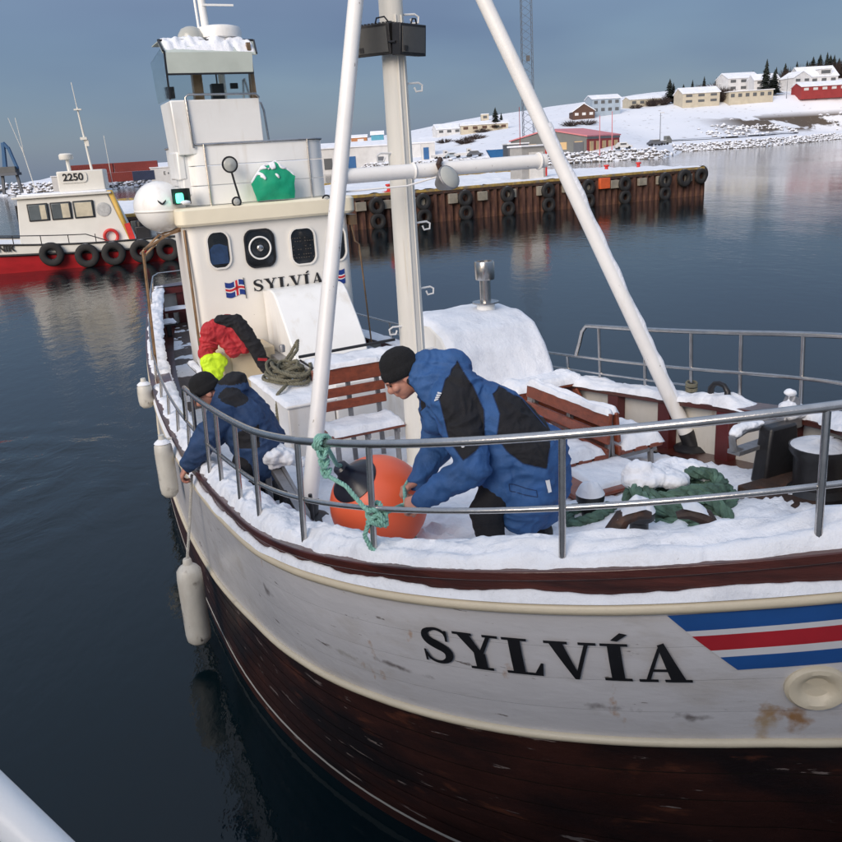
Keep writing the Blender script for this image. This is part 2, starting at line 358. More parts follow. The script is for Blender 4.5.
# rust that has run from fastenings on the starboard bow, and a few scrapes, at fixed places on the planking
def stain_nodes(m, stains):
    n = m.node_tree; L = n.links.new; b = n.nodes['Principled BSDF']; tcn = n.nodes.new('ShaderNodeTexCoord')
    src = b.inputs['Base Color'].links[0].from_socket
    nzt = n.nodes.new('ShaderNodeTexNoise'); nzt.inputs['Scale'].default_value = 16; nzt.inputs['Detail'].default_value = 6; L(tcn.outputs['Object'], nzt.inputs['Vector'])
    for (px_, py_, pz_), sc_, col_ in stains:
        mp = n.nodes.new('ShaderNodeMapping'); mp.vector_type = 'POINT'; mp.inputs['Location'].default_value = (-px_ * sc_[0], -py_ * sc_[1], -pz_ * sc_[2]); mp.inputs['Scale'].default_value = sc_
        L(tcn.outputs['Object'], mp.inputs[0])
        ln = n.nodes.new('ShaderNodeVectorMath'); ln.operation = 'LENGTH'; L(mp.outputs[0], ln.inputs[0])
        ad = n.nodes.new('ShaderNodeMath'); ad.operation = 'MULTIPLY_ADD'; L(nzt.outputs['Fac'], ad.inputs[0]); ad.inputs[1].default_value = 2.2; L(ln.outputs['Value'], ad.inputs[2])
        mr = n.nodes.new('ShaderNodeMapRange'); mr.inputs['From Min'].default_value = 1.15; mr.inputs['From Max'].default_value = 1.9; mr.inputs['To Min'].default_value = .9; mr.inputs['To Max'].default_value = 0; L(ad.outputs[0], mr.inputs['Value'])
        x = n.nodes.new('ShaderNodeMix'); x.data_type = 'RGBA'; L(mr.outputs[0], x.inputs[0]); L(src, x.inputs[6]); x.inputs[7].default_value = (*col_, 1); src = x.outputs[2]
    L(src, b.inputs['Base Color'])
RUST = (.34, .17, .055); GREY = (.17, .15, .145)
def hs(s, e): v = (-hb(s, e), s, capz(s) - e); return v
stain_nodes(MT['hull_white'], [(hs(.33, .80), (9, 9, 14), RUST), (hs(.26, .83), (11, 11, 7), RUST), (hs(.345, .86), (14, 14, 6), (.45, .33, .2)), (hs(.75, .74), (7, 7, 30), GREY), (hs(.52, .80), (9, 9, 34), GREY), (hs(2.75, .42), (8, 8, 22), GREY), (hs(1.6, .60), (4, 4, 40), GREY), (hs(1.9, .62), (4, 4, 40), (.42, .40, .38))])

boat = thing('fishing_boat', 'white and brown wooden passenger boat with snow on its deck, lettered SYLVÍA', 'boat', (CX, CY, 0), TH)
# dark backing shell that shows in the seams
mb = MB(); SS = srange(70)
for side in (-1, 1):
    mb.grid(lambda u, v, side=side: (lambda s: hp(side, s, .10 + (capz(s) + .75 - .10) * v, -.010))(BL * u ** 1.7), 60, 16)
mb.build('hull_backing', 'seam', boat)
def strip(name, m, side, e0, e1, off=0.0, rows=2, s0=0.0, s1=BL, n=64, gap=.0, bulge=.0):
    q = MB()
    def f(u, v):
        s = s0 + (s1 - s0) * u ** 1.7; a = e0(s) + gap; b = e1(s) - gap
        return hp(side, s, a + (b - a) * v, off + bulge * (1 - (2 * v - 1) ** 2))
    q.grid(f, n, rows); return q.build(name, m, boat, angle=60)
for side in (-1, 1):
    NW = 4
    for i in range(NW):
        f0 = lambda s, i=i: erub(s) + .03 + (elow(s) - erub(s) - .03) * i / NW
        f1 = lambda s, i=i: erub(s) + .03 + (elow(s) - erub(s) - .03) * (i + 1) / NW
        strip('hull_plank', 'hull_white', side, f0, f1, 0, 3, gap=.0004, bulge=.0012)
    NB = 7
    for i in range(NB):
        f0 = lambda s, i=i: elow(s) + .02 + (capz(s) - .10 - elow(s) - .02) * i / NB
        f1 = lambda s, i=i: elow(s) + .02 + (capz(s) - .10 - elow(s) - .02) * (i + 1) / NB
        strip('hull_plank', 'hull_brown', side, f0, f1, 0, 2, gap=.003, bulge=.004)
    strip('waterline_stripe', 'panel_white', side, lambda s: capz(s) - .125, lambda s: capz(s) - .09, .004, 1)
    strip('underwater_hull', 'hull_brown', side, lambda s: capz(s) - .09, lambda s: capz(s) + .8, 0, 4)
    # bulwark face under the cap, set back behind the rubbing strake
    strip('bulwark_board', 'rail_brown', side, lambda s: .012, lambda s: erub(s) + .01, -.015, 3, gap=0, bulge=.012)
    # rubbing strakes (half-round timbers)
    for fe, r, nm in ((erub, .031, 'rubbing_strake'), (elow, .022, 'lower_strake')):
        q = MB(); q.tube([hp(side, s, fe(s), .008) for s in srange(90)], r, 8); q.build(nm, 'cream', boat, angle=70)
    # inner bulwark lining
    q = MB(); q.grid(lambda u, v, side=side: (lambda s: Vector((side * max(hb(s, .1) - .13, 0), s + .1 * (1 - u), capz(s) - .03 - (capz(s) - deckz(s) - .03 + .02) * v)))(BL * u ** 1.7), 60, 3)
    q.build('bulwark_lining', 'panel_white', boat)
    # stanchions standing on the inside of the bulwark
    s = .9
    while s < 15.6:
        b = hb(s, .1) - .15
        if b > .2:
            db = (hb(s + .05, .1) - hb(s - .05, .1)) / .1; ang = -side * math.atan(db)
            q = MB(); q.box((side * (b - .035), s, (capz(s) + deckz(s)) / 2 - .01), (.10, .15, capz(s) - deckz(s) - .02), Matrix.Rotation(ang, 3, 'Z'))
            q.build('stanchion', 'dark_red', boat, bevel=.008)
        s += .72
# cap rail: a broad plank along the top of the bulwark
for side in (-1, 1):
    q = MB(); S2 = srange(90)
    def sec(s):
        o_ = hp(side, s, 0, .022); b = max(hb(s, 0) - .25, 0.0); i_ = Vector((side * b, s + (.22 * (1 - min(s / 2.5, 1))), capz(s)))
        return [o_ + Vector((0, 0, .012)), i_ + Vector((0, 0, .012)), i_ - Vector((0, 0, .035)), o_ - Vector((0, 0, .035))]
    vs_ = []; fs_ = []
    for s in S2: vs_ += sec(s)
    for i in range(len(S2) - 1):
        for k in range(4):
            l = (k + 1) % 4; fs_.append((i * 4 + k, i * 4 + l, i * 4 + 4 + l, i * 4 + 4 + k))
    q.add(vs_, fs_); q.build('cap_rail', 'rail_brown', boat, bevel=.006)
# transom
q = MB()
q.grid(lambda u, v: Vector(((2 * u - 1) * hb(BL, .02 + (capz(BL) + .7) * v), BL + .22 * (1 - (2 * u - 1) ** 2), capz(BL) - .02 - (capz(BL) + .7) * v)), 12, 8)
q.build('transom', 'hull_white', boat)
q = MB(); q.grid(lambda u, v: Vector(((2 * u - 1) * (hb(BL, 0) + .02), BL - .28 * (1 - v) + (.24 * v) * (1 - (2 * u - 1) ** 2) , capz(BL) + .012)), 12, 2)
q.build('stern_cap', 'rail_brown', boat)
q = MB(); q.grid(lambda u, v: Vector(((2 * u - 1) * (hb(BL, .1) - .1), BL - .12, capz(BL) - .02 - (capz(BL) - deckz(BL)) * v)), 6, 2); q.build('stern_lining', 'panel_white', boat)
for p_ in (-.25, .25):
    q = MB(); q.box((p_, BL - .16, (capz(BL) + deckz(BL)) / 2), (.14, .08, capz(BL) - deckz(BL))); q.build('stanchion', 'dark_red', boat)
q = MB(); q.box((0, BL - .22, capz(BL) - .07), (1.25, .06, .13)); q.build('stern_beam', 'dark_red', boat)
# stem post
q = MB(); q.tube([(0, -.06 + .02, capz(0) + .12)] + [(0, -.03 + .36 * min((e / capz(0)) ** 1.8, 1.2), capz(0) - e) for e in [.2 * i for i in range(15)]], .085, 8); q.build('stem_post', 'rail_brown', boat)
# deck
q = MB(); q.grid(lambda u, v: (lambda s: Vector(((2 * v - 1) * max(hb(s, .3) - .1, .02), s, deckz(s) + .03 * (1 - (2 * v - 1) ** 2))))(.12 + (BL - .2) * u), 90, 14)
q.build('deck', 'deck', boat)
# covering board, a slightly raised brown margin plank along both sides of the deck
for side in (-1, 1):
    q = MB(); q.grid(lambda u, v, side=side: (lambda s: Vector((side * max(hb(s, .3) - .12 - .26 * v, 0.0), s, deckz(s) + .034 + .008 * v)))(.6 + (BL - .9) * u), 60, 1); q.build('margin_plank', 'rail_brown', boat)
# snow on the deck, with the crew's footprints
random.seed(31); FOOT = [(random.uniform(-1.3, 1.3), random.uniform(1.6, 4.6), random.uniform(0, 3.1)) for _ in range(46)]
def dsnow(p, s):
    b = hb(s, .3) - .1
    edge = min(b - abs(p), 9)
    n = .5 * fn(p, s, 0, 1.3) + .35 * fn(p, s, 4, 3.1) + .18 * fn(p, s, 8, 8)
    aft = sstep(6.5, 9.5, s)
    rim = sstep(.05, .42, edge + .18 * fn(p, s, 2, 2.2)) if p > 0 else sstep(-.05, .2, edge)
    h = (.075 + .09 * n + .03 * fn(p, s, 12, 20)) * (1 - aft) + (-.004 + .075 * (n + .10 * fn(p, s, 5, 14))) * aft
    h = h * rim - .05 * (1 - rim)
    for fx, fy, fa in FOOT:
        dx, dy = p - fx, s - fy
        if abs(dx) < .25 and abs(dy) < .25:
            a_, b_ = dx * math.cos(fa) + dy * math.sin(fa), -dx * math.sin(fa) + dy * math.cos(fa)
            r2 = (a_ / .14) ** 2 + (b_ / .06) ** 2
            if r2 < 2: h -= .055 * max(0, 1 - r2) - .012 * max(0, 1 - abs(r2 - 1.3) * 2)
    return h
q = MB()
q.grid(lambda u, v: (lambda s: (lambda p: Vector((p, s, deckz(s) + .03 * (1 - (2 * v - 1) ** 2) + dsnow(p, s))))((2 * v - 1) * max(hb(s, .3) - .1, .02)))(.25 + (BL - .5) * u ** 1.25), 380, 80)
q.build('deck_snow', 'snow', boat, angle=80)
# snow on the cap rail (both sides) and on the ledge of the rubbing strake
def cap_snow(side, s0, s1, n, thick, key, gaps=.0):
    q = MB()
    def f(u, v):
        s = s0 + (s1 - s0) * u ** 1.5
        near = 1 - .55 * sstep(4.5, 8, s)
        wob = (.045 * fn(s, key, 0, 3.2) + .03 * fn(s, key, 5, 9) + .012 * fn(s, key, 6, 26)) * near
        b_in = max(hb(s, 0) - .27 - wob, 0); o_ = hp(side, s, 0, .004 - .055 * max(0, fn(s, key, 11, 2.6)) - .03 * max(0, fn(s, key, 13, 9)) - .012 * abs(fn(s, key, 15, 30)))
        i_ = Vector((side * b_in, s + (.22 * (1 - min(s / 2.5, 1))), capz(s)))
        p = o_.lerp(i_, v); prof = (max(0, 1 - abs(2 * v - 1) ** 3)) ** .5
        h = thick * near * (1 + .7 * fn(s, v * .5, key, 2.1) + .5 * fn(s, v * .8, key + 3, 5.5) + .20 * fn(s, v * 1.2, key + 7, 13) + .10 * fn(s * 1.0, v * .4, key + 9, 30))
        g = sstep(-.25 - gaps, .05 - gaps, fn(s, key, 21, 1.1) + .35)
        p.z = capz(s) + .008 + max(h, .008) * prof * g - .02 * (1 - g)
        return p
    q.grid(f, n, 14); return q.build('rail_snow', 'snow', boat, angle=80)
cap_snow(-1, .02, 15.9, 900, .075, 1.5); cap_snow(1, .02, 15.9, 420, .06, 9.5)
for side in (-1, 1):
    q = MB()
    def f(u, v, side=side):
        s = .02 + 9 * u ** 1.5; e = erub(s)
        g = sstep(-.2, .12, fn(s, side * 3.1, 7, 1.7) + .25 + (.25 if s < 3 else -.1))
        h = (.010 + .034 * (1 + .9 * fn(s, 2, side, 3.5) + .5 * fn(s, 3, side, 9) + .2 * fn(s, 5, side, 24))) * g
        a = hp(side, s, e - .036, -.010); b = hp(side, s, e - .034, .034)
        p = a.lerp(b, v); p.z += h * (1 - v ** 2) * (.35 + .65 * min(v * 4, 1)) - .02 * (1 - g) * v
        return p
    q.grid(f, 520, 5); q.build('ledge_snow', 'snow', boat, angle=80)

# ------------------------------------------------------------------ guard rail
HT, HM = .61, .272
def rp_(side, s, h, ins=.075): 
    v = hp(side, s, 0, -ins); v.z = capz(s) + h; return v
def railpath(h, sp, ss, n=46):
    a = [rp_(1, sp * (i / n) ** 1.6, h) for i in range(n, 0, -1)]; b = [rp_(-1, ss * (i / n) ** 1.6, h) for i in range(1, n + 1)]
    return a + b
q = MB()
top = railpath(HT, 5.12, 5.42)
top = [rp_(1, 5.30, HM + .01), rp_(1, 5.24, HM + .14), rp_(1, 5.19, HT - .06)] + top + [rp_(-1, 5.50, HT - .05), rp_(-1, 5.56, HM + .14), rp_(-1, 5.62, HM + .01)]
q.tube(top, .0215, 12); q.build('top_rail', 'stainless', boat)
q = MB(); q.tube(railpath(HM, 15.4, 15.4, 90), .0145, 10); q.build('middle_rail', 'stainless', boat)
q = MB(); q.tube([rp_(1, 3.63 + .1 * i, .12) for i in range(60)], .010, 8); q.build('lower_rail', 'stainless', boat)
q = MB(); q.tube([rp_(-1, 15.4, HM), rp_(-1, 15.8, HM), Vector((-.6, 16.02, capz(16) + HM)), Vector((0, 16.12, capz(16) + HM)), Vector((.6, 16.02, capz(16) + HM)), rp_(1, 15.8, HM), rp_(1, 15.4, HM)], .0145, 10); q.build('stern_rail', 'stainless', boat)
for side, L_ in ((-1, (.2, .835, 1.63, 2.18, 2.82, 3.3, 3.92, 4.4, 4.96, 5.5, 6.3, 7.2, 8.2, 9.3, 10.5, 11.8, 13.2, 14.6, 15.6)), (1, (.35, .9, 1.7, 2.4, 3.06, 3.63, 4.24, 4.92, 5.45, 6.2, 7.0, 7.8, 8.6, 9.6, 10.8, 12, 13.4, 15))):
    for s in L_:
        q = MB(); h = HT if s < 5.2 else HM
        a = rp_(side, s, .0, .05); b = rp_(side, s, h - .01, .075)
        q.tube([a, b], .0165, 10); q.build('rail_post', 'stainless', boat)

# ------------------------------------------------------------------ name, stripes and hawse pipe on the bow
def stroke(pts, ws):
    out = []
    n = len(pts); L_ = []; R_ = []
    for i in range(n):
        a = Vector(pts[max(i - 1, 0)]); b = Vector(pts[min(i + 1, n - 1)]); d = (b - a).normalized(); nn = Vector((-d.y, d.x)); p = Vector(pts[i]); wd = ws[i] if isinstance(ws, (list, tuple)) else ws
        L_.append(p + nn * wd / 2); R_.append(p - nn * wd / 2)
    return [[tuple(L_[i]), tuple(R_[i]), tuple(R_[i + 1]), tuple(L_[i + 1])] for i in range(n - 1)]
def rect(x0, y0, x1, y1): return [[(x0, y0), (x1, y0), (x1, y1), (x0, y1)]]
def glyph(c):
    k = .24; t = .075
    if c == 'S':
        ctl = [(.60, .74), (.56, .88), (.42, .965), (.28, .955), (.14, .87), (.12, .73), (.20, .61), (.36, .52), (.52, .43), (.60, .31), (.57, .15), (.44, .045), (.28, .035), (.14, .12), (.08, .28)]
        ws = [.05, .07, .08, .09, .14, .19, .23, .25, .23, .20, .15, .10, .085, .07, .05]
        # refine
        pts = []; w2 = []
        for i in range(len(ctl) - 1):
            for j in range(4):
                f = j / 4
                p0 = Vector(ctl[max(i - 1, 0)]); p1 = Vector(ctl[i]); p2 = Vector(ctl[i + 1]); p3 = Vector(ctl[min(i + 2, len(ctl) - 1)])
                pts.append(tuple(.5 * ((2 * p1) + (p2 - p0) * f + (2 * p0 - 5 * p1 + 4 * p2 - p3) * f * f + (3 * p1 - p0 - 3 * p2 + p3) * f ** 3))); w2.append(ws[i] + (ws[i + 1] - ws[i]) * f)
        pts.append(ctl[-1]); w2.append(ws[-1])
        return stroke(pts, w2) + rect(.585, .66, .64, .97) + rect(.035, .03, .09, .36), .70
    if c == 'Y': return [[(.02, 1), (.30, 1), (.54, .46), (.40, .40)]] + [[(.70, 1), (.79, 1), (.55, .42), (.46, .44)]] + rect(.36, .03, .60, .46) + rect(-.04, .93, .38, 1) + rect(.60, .93, .92, 1) + rect(.24, 0, .72, t), .88
    if c == 'L': return rect(.13, .03, .13 + k, .97) + rect(0, .93, .50, 1) + rect(0, 0, .72, t) + [[(.56, .06), (.72, .06), (.76, .36), (.71, .36)]], .76
    if c == 'V': return [[(.03, .98), (.30, .98), (.53, .12), (.44, -.02)]] + [[(.72, .98), (.80, .98), (.52, -.02), (.44, -.02)]] + rect(-.05, .93, .40, 1) + rect(.60, .93, .93, 1), .88
    if c == 'I': return rect(.13, .03, .13 + k, .97) + rect(0, .93, .50, 1) + rect(0, 0, .50, t) + [[(.20, 1.08), (.32, 1.06), (.52, 1.24), (.38, 1.28)]], .50
    if c == 'A': return [[(.50, 1.02), (.40, .90), (.12, .04), (.20, .04)]] + [[(.40, .98), (.52, 1.04), (.84, .04), (.57, .04)]] + rect(.22, .28, .64, .35) + rect(0, 0, .34, t) + rect(.46, 0, .96, t), .94
def word(mb, fmap, gap=.12, step=.09, sizes=None):
    """letters of SYLVÍA; fmap(x,y,layer) -> point. returns total width when fmap is None"""
    x = 0; lay = 0
    for c in 'SYLVIA':
        polys, wd = glyph(c)
        if fmap:
            for poly in polys:
                lay += 1
                a, b, cc, d = [Vector(p) for p in poly]
                nu = max(1, int(max((b - a).length, (cc - d).length) / step)); nv = max(1, int(max((d - a).length, (cc - b).length) / step))
                mb.grid(lambda u, v: fmap(x + (a.lerp(b, u).lerp(d.lerp(cc, u), v)).x, (a.lerp(b, u).lerp(d.lerp(cc, u), v)).y, lay), nu, nv)
        x += wd + gap
    return x - gap
TW = word(None, None)
# letters follow the planking: left edge at s=1.39, right edge at s=.50
smp = [1.40 - .90 * i / 60 for i in range(61)]; acc = [0.0]
for i in range(60): acc.append(acc[-1] + (hp(-1, smp[i + 1], .45) - hp(-1, smp[i], .45)).length)
AL = acc[-1]
def s_at(d):
    for i in range(60):
        if d <= acc[i + 1]: return smp[i] + (smp[i + 1] - smp[i]) * (d - acc[i]) / (acc[i + 1] - acc[i])
    return smp[-1]
def wordmap(x, y, lay):
    s = s_at(min(max(x / TW, 0), 1) * AL); b = .515 + .070 * (x / TW); hgt = .205
    return hp(-1, s, b - hgt * y, .009 + .00012 * lay)
q = MB(); word(q, wordmap); q.build('name_lettering', 'black_letter', boat, smooth=False, recalc=False)
def wordmap_p(x, y, lay):
    s = s_at((1 - min(max(x / TW, 0), 1)) * AL); b = .585 - .070 * (x / TW)
    return hp(1, s, b - .205 * y, .009 + .00012 * lay)
q = MB(); word(q, wordmap_p); q.build('name_lettering', 'black_letter', boat, smooth=False, recalc=False)
for side in (-1, 1):
    for m_, e0, e1, sl0, sl1 in (('stripe_blue', .232, .318, .545, .500), ('stripe_white', .318, .346, .500, .487), ('stripe_red', .346, .426, .487, .445), ('stripe_white', .426, .464, .445, .425), ('stripe_blue', .464, .538, .425, .388)):
        q = MB()
        q.grid(lambda u, v: (lambda s1: hp(side, .02 + (s1 - .02) * u, (e0 + (e1 - e0) * v) - .012 * (.55 - min(.55, .02 + (s1 - .02) * u)) , .007))(sl0 + (sl1 - sl0) * v), 26, 3)
        q.build('painted_stripe', m_, boat, angle=60)
    c = hp(side, .215, .655, .0); c2 = hp(side, .215, .655, .1); nrm = (c2 - c).normalized()
    qt = nrm.to_track_quat('Z', 'Y').to_matrix().to_4x4()
    q = MB(); q.lathe([(.118, -.02), (.120, .020), (.108, .036), (.086, .038), (.066, .026), (.05, .010), (.001, .006)], 28, Matrix.Translation(c) @ qt @ Matrix.Diagonal((1.15, .92, 1, 1))); q.build('hawse_pipe', 'cream', boat)
# ------------------------------------------------------------------ mast, tripod and fittings
q = MB()
q.lathe([(.124, 1.15), (.116, 2.4), (.104, 4.5), (.092, 6.7), (.08, 8.2), (.06, 8.25)], 20, Matrix.Translation((0, 5.0, 0)))
mast = q.build('mast', 'mast_paint', boat)
q = MB(); q.tube([(-.02, 4.880, 1.6), (-.015, 4.890, 4.0), (-.01, 4.90, 5.2)], .012, 6); q.tube([(.05, 4.892, 1.8), (.045, 4.905, 5.2)], .006, 5); q.build('cable_run', 'mast_paint', mast)
APEX = Vector((0, 4.98, 6.9))
for nm, foot in (('starboard', Vector((-1.44, 4.03, 1.42))), ('port', Vector((2.03, 3.51, 1.45)))):
    d = (APEX - foot).normalized()
    q = MB(); q.tube([foot + d * .14, foot + d * 1.5, APEX - d * .1], [.066, .063, .058], 16); leg = q.build('tripod_leg', 'white_paint', boat)
    q = MB(); q.tube([foot - d * .02, foot + d * .06, foot + d * .16], [.085, .076, .071], 14); q.lathe([(.17, 0), (.17, .02), (.11, .05)], 16, Matrix.Translation(foot - Vector((0, 0, .02)))); q.build('foot_boot', 'black_paint', leg)
    # snow lying along the upper side of the leg
    q = MB()
    side_v = d.cross(Vector((0, 0, 1))).normalized(); upv = side_v.cross(d).normalized()
    if upv.z < 0: upv = -upv
    def f(u, v):
        t = .5 + 2.6 * u; a = (v - .5) * 1.5; r = .0645
        h = max(0, .012 * (1 + 2.0 * fn(t, 1, foot.x, 3) + 1.0 * fn(t, 4, foot.x, 9))) * (1 - (2 * v - 1) ** 2)
        return foot + d * t + (upv * math.cos(a) + side_v * math.sin(a)) * (r - .003 + h)
    if nm == 'port': q.grid(f, 90, 5); q.build('leg_snow', 'snow', leg, angle=80)
q = MB(); q.tube([(-.80, 4.50, 3.975), (0, 4.5, 3.98), (1.10, 4.42, 3.99)], .058, 16); q.build('tripod_crossbar', 'white_paint', boat)
for c_, r_ in (((-.735, 4.50, 3.975), .067), ((1.03, 4.42, 3.99), .067), ((-.12, 4.5, 3.98), .064), ((.12, 4.49, 3.98), .064)):
    q = MB(); q.torus(c_, r_ - .004, .010, Matrix.Rotation(R(90), 4, 'Y'), 18, 6); q.build('weld_collar', 'white_paint', boat)
# steps up the mast
for z, sd in ((2.35, 1), (2.92, 1), (3.5, 1), (4.65, 1), (5.18, 1), (5.75, 1), (4.1, -1), (2.6, -1)):
    q = MB(); x0 = .098 * sd
    q.tube([(x0, 4.97, z + .03), (x0 + .10 * sd, 4.97, z + .035), (x0 + .135 * sd, 4.97, z + .015), (x0 + .13 * sd, 4.97, z - .03), (x0 + .075 * sd, 4.97, z - .035), (x0 + .06 * sd, 4.97, z + .0)], .0085, 7); q.build('mast_step', 'white_paint', mast)
# floodlights on the mast
def flood(c, rz, ry=0):
    rot = Matrix.Translation(c) @ Matrix.Rotation(rz, 4, 'Z') @ Matrix.Rotation(ry, 4, 'X')
    q = MB(); q.box((0, 0, 0), (.32, .09, .235)); 
    for i in range(9): q.box((-.13 + .0325 * i, .065, .02), (.008, .05, .22))
    q.v = [tuple(rot @ Vector(v)) for v in q.v]; b_ = q.build('floodlight', 'black_paint', mast, bevel=.012)
    q = MB(); q.box((0, -.049, 0), (.275, .008, .19)); q.v = [tuple(rot @ Vector(v)) for v in q.v]; q.build('floodlight_glass', 'lamp_glass', b_)
    q = MB(); q.box((-.10, -.056, -.065), (.036, .01, .036)); q.tube([(-.17, 0, -.02), (-.175, .12, -.02), (.175, .12, -.02), (.17, 0, -.02)], .009, 6); q.tube([(.02, .0, .115), (.04, .0, .16), (.10, .02, .165), (.13, .03, .12)], .007, 6)
    q.v = [tuple(rot @ Vector(v)) for v in q.v]; q.build('floodlight_bracket', 'black_paint', b_)
flood(Vector((.05, 4.79, 4.995)), .42, .08)
flood(Vector((-.20, 4.92, 5.01)), -.85, .12)
# work lamp hung under the crossbar
q = MB(); lm = Matrix.Translation((.105, 4.36, 3.90)) @ Matrix.Rotation(R(62), 4, 'X') @ Matrix.Rotation(.25, 4, 'Y')
q.lathe([(.02, -.12), (.045, -.10), (.095, .0), (.105, .035), (.10, .045)], 20, lm); wl = q.build('work_lamp', 'galv', boat)
q = MB(); q.lathe([(.098, .04), (.085, .055), (.04, .068), (.001, .07)], 20, lm); q.build('lamp_lens', 'lens', wl)
q = MB(); q.tube([(.10, 4.44, 4.06), (.06, 4.40, 4.02), (.09, 4.42, 3.97)], .022, 7); q.build('lamp_bracket', 'rust_iron', wl)
q = MB(); q.tube([(.08, 4.40, 3.93), (-.2, 4.46, 3.87), (-.75, 4.48, 3.86)], .008, 6); q.build('lamp_cable', 'white_paint', wl)

# ------------------------------------------------------------------ wheelhouse
WS = 9.35
mat('wheelhouse_paint', (.80, .78, .73), .36, var=.04, vsc=1.5, spots=[((.5, .44, .34), 2.5, .66, .85, (1, 1, .3)), ((.3, .27, .22), 22, .735, .76, (1, 1, 1))], bump=.06, bs=8)
def wh_plan(s_off, wid, aft_w, L_, r=.16):
    """rounded plan, front at WS"""
    pts = []
    for cx_, cy_, a0 in ((wid - r, s_off + r, -90), (aft_w - r, s_off + L_ - r, 0), (-aft_w + r, s_off + L_ - r, 90), (-wid + r, s_off + r, 180)):
        for k in range(7):
            a = R(a0 + 90 * k / 6); pts.append((cx_ + r * math.cos(a), cy_ + r * math.sin(a)))
    return pts
def loft(secs):
    q = MB(); n = len(secs[0][0]); vs_ = []; fs_ = []
    for pl, z in secs: vs_ += [(x, y, z) for x, y in pl]
    for i in range(len(secs) - 1):
        for k in range(n):
            l = (k + 1) % n; fs_.append((i * n + k, i * n + l, i * n + n + l, i * n + n + k))
    fs_.append(tuple(range(n - 1, -1, -1))); fs_.append(tuple(range((len(secs) - 1) * n, len(secs) * n)))
    q.add(vs_, fs_); return q
q = loft([(wh_plan(WS, 1.13, .90, 2.3), .95), (wh_plan(WS, 1.14, .90, 2.3), 3.45)])
wh = q.build('wheelhouse', 'wheelhouse_paint', boat, angle=25)
q = loft([(wh_plan(WS - .07, 1.20, .98, 2.5, .12), 3.40), (wh_plan(WS - .09, 1.22, 1.0, 2.52, .12), 3.43), (wh_plan(WS - .09, 1.22, 1.0, 2.52, .12), 3.60), (wh_plan(WS - .05, 1.18, .96, 2.45, .12), 3.63)])
q.build('roof_band', 'cream_light', boat, angle=30)
def rrect(w_, h_, r, n=5, cut=0):
    pts = []
    for cx_, cy_, a0 in ((w_ / 2 - r, h_ / 2 - r, 0), (-w_ / 2 + r, h_ / 2 - r, 90), (-w_ / 2 + r, -h_ / 2 + r, 180), (w_ / 2 - r, -h_ / 2 + r, 270)):
        for k in range(n): a = R(a0 + 90 * k / (n - 1)); pts.append((cx_ + r * math.cos(a), cy_ + r * math.sin(a)))
    return pts
def bulge(pl, w_, h_): return [(x, y + (.03 * (1 - (2 * x / w_) ** 2) * (1 if y > 0 else -1))) for x, y in pl]
FR = lambda p, s, z: Matrix.Translation((p, s, z)) @ Matrix.Rotation(R(90), 4, 'X')   # xy -> p,z ; z -> forward (-s)
mat('curtain_blue', (.02, .05, .12), .9, var=.3, vsc=9)
mat('interior', (.05, .045, .04), .8, var=.4, vsc=12)
for i, (p, w_, h_, z) in enumerate(((-.73, .29, .42, 3.07), (-.18, .39, .44, 3.04), (.42, .35, .44, 3.01), (.915, .25, .41, 3.0))):
    # frame ring + recessed pane
    q = MB(); o_ = bulge(rrect(w_ + .026, h_ + .026, .10), w_, h_); i_ = bulge(rrect(w_ - .02, h_ - .02, .085), w_, h_); n = len(o_)
    fm = FR(p, WS, z)
    vs_ = [fm @ Vector((x, y, .004)) for x, y in o_] + [fm @ Vector((x, y, .026)) for x, y in o_] + [fm @ Vector((x, y, .026)) for x, y in i_] + [fm @ Vector((x, y, .004)) for x, y in i_]
    fs_ = [(a * n + k, a * n + (k + 1) % n, (a + 1) * n + (k + 1) % n, (a + 1) * n + k) for a in range(3) for k in range(n)]
    q.add(vs_, fs_); q.build('window_frame', 'black_paint' if i == 1 else 'wheelhouse_paint', wh)
    q = MB(); q.prism(bulge(rrect(w_, h_, .09), w_, h_), .006, FR(p, WS - .001, z)); q.build('window_pane', 'glass_dark', wh)
# blue cloth behind the first window, shelf gear behind the third (seen through them)
q = MB(); q.prism([(-.12, -.17), (.12, -.17), (.12, .05), (.02, .09), (-.06, .08), (-.12, .02)], .004, FR(-.735, WS - .010, 3.06)); q.build('blue_curtain', 'curtain_blue', wh)
q = MB(); random.seed(3)
for i in range(6):
    for k in range(9):
        if random.random() < .7: q.box((.28 + .035 * k, WS - .012, 2.86 + .055 * i - .012 * (i % 2)), (.018, .003, .012))
q.build('shelf_items', 'interior_light', wh)
# clear-view screen in the second window
q = MB(); q.torus((0, 0, 0), .145, .012, FR(-.18, WS - .02, 3.045), 32, 8); cv = q.build('clear_view_ring', 'white_gloss', wh)
q = MB(); q.lathe([(.045, 0), (.042, .02), (.03, .03), (.001, .032)], 16, FR(-.18, WS - .012, 3.045)); q.build('clear_view_motor', 'stainless', cv)
q = MB(); q.lathe([(.12, 0), (.115, .006), (.001, .006)], 28, FR(-.18, WS - .011, 3.045)); q.build('clear_view_disc', 'glass_dark', cv)
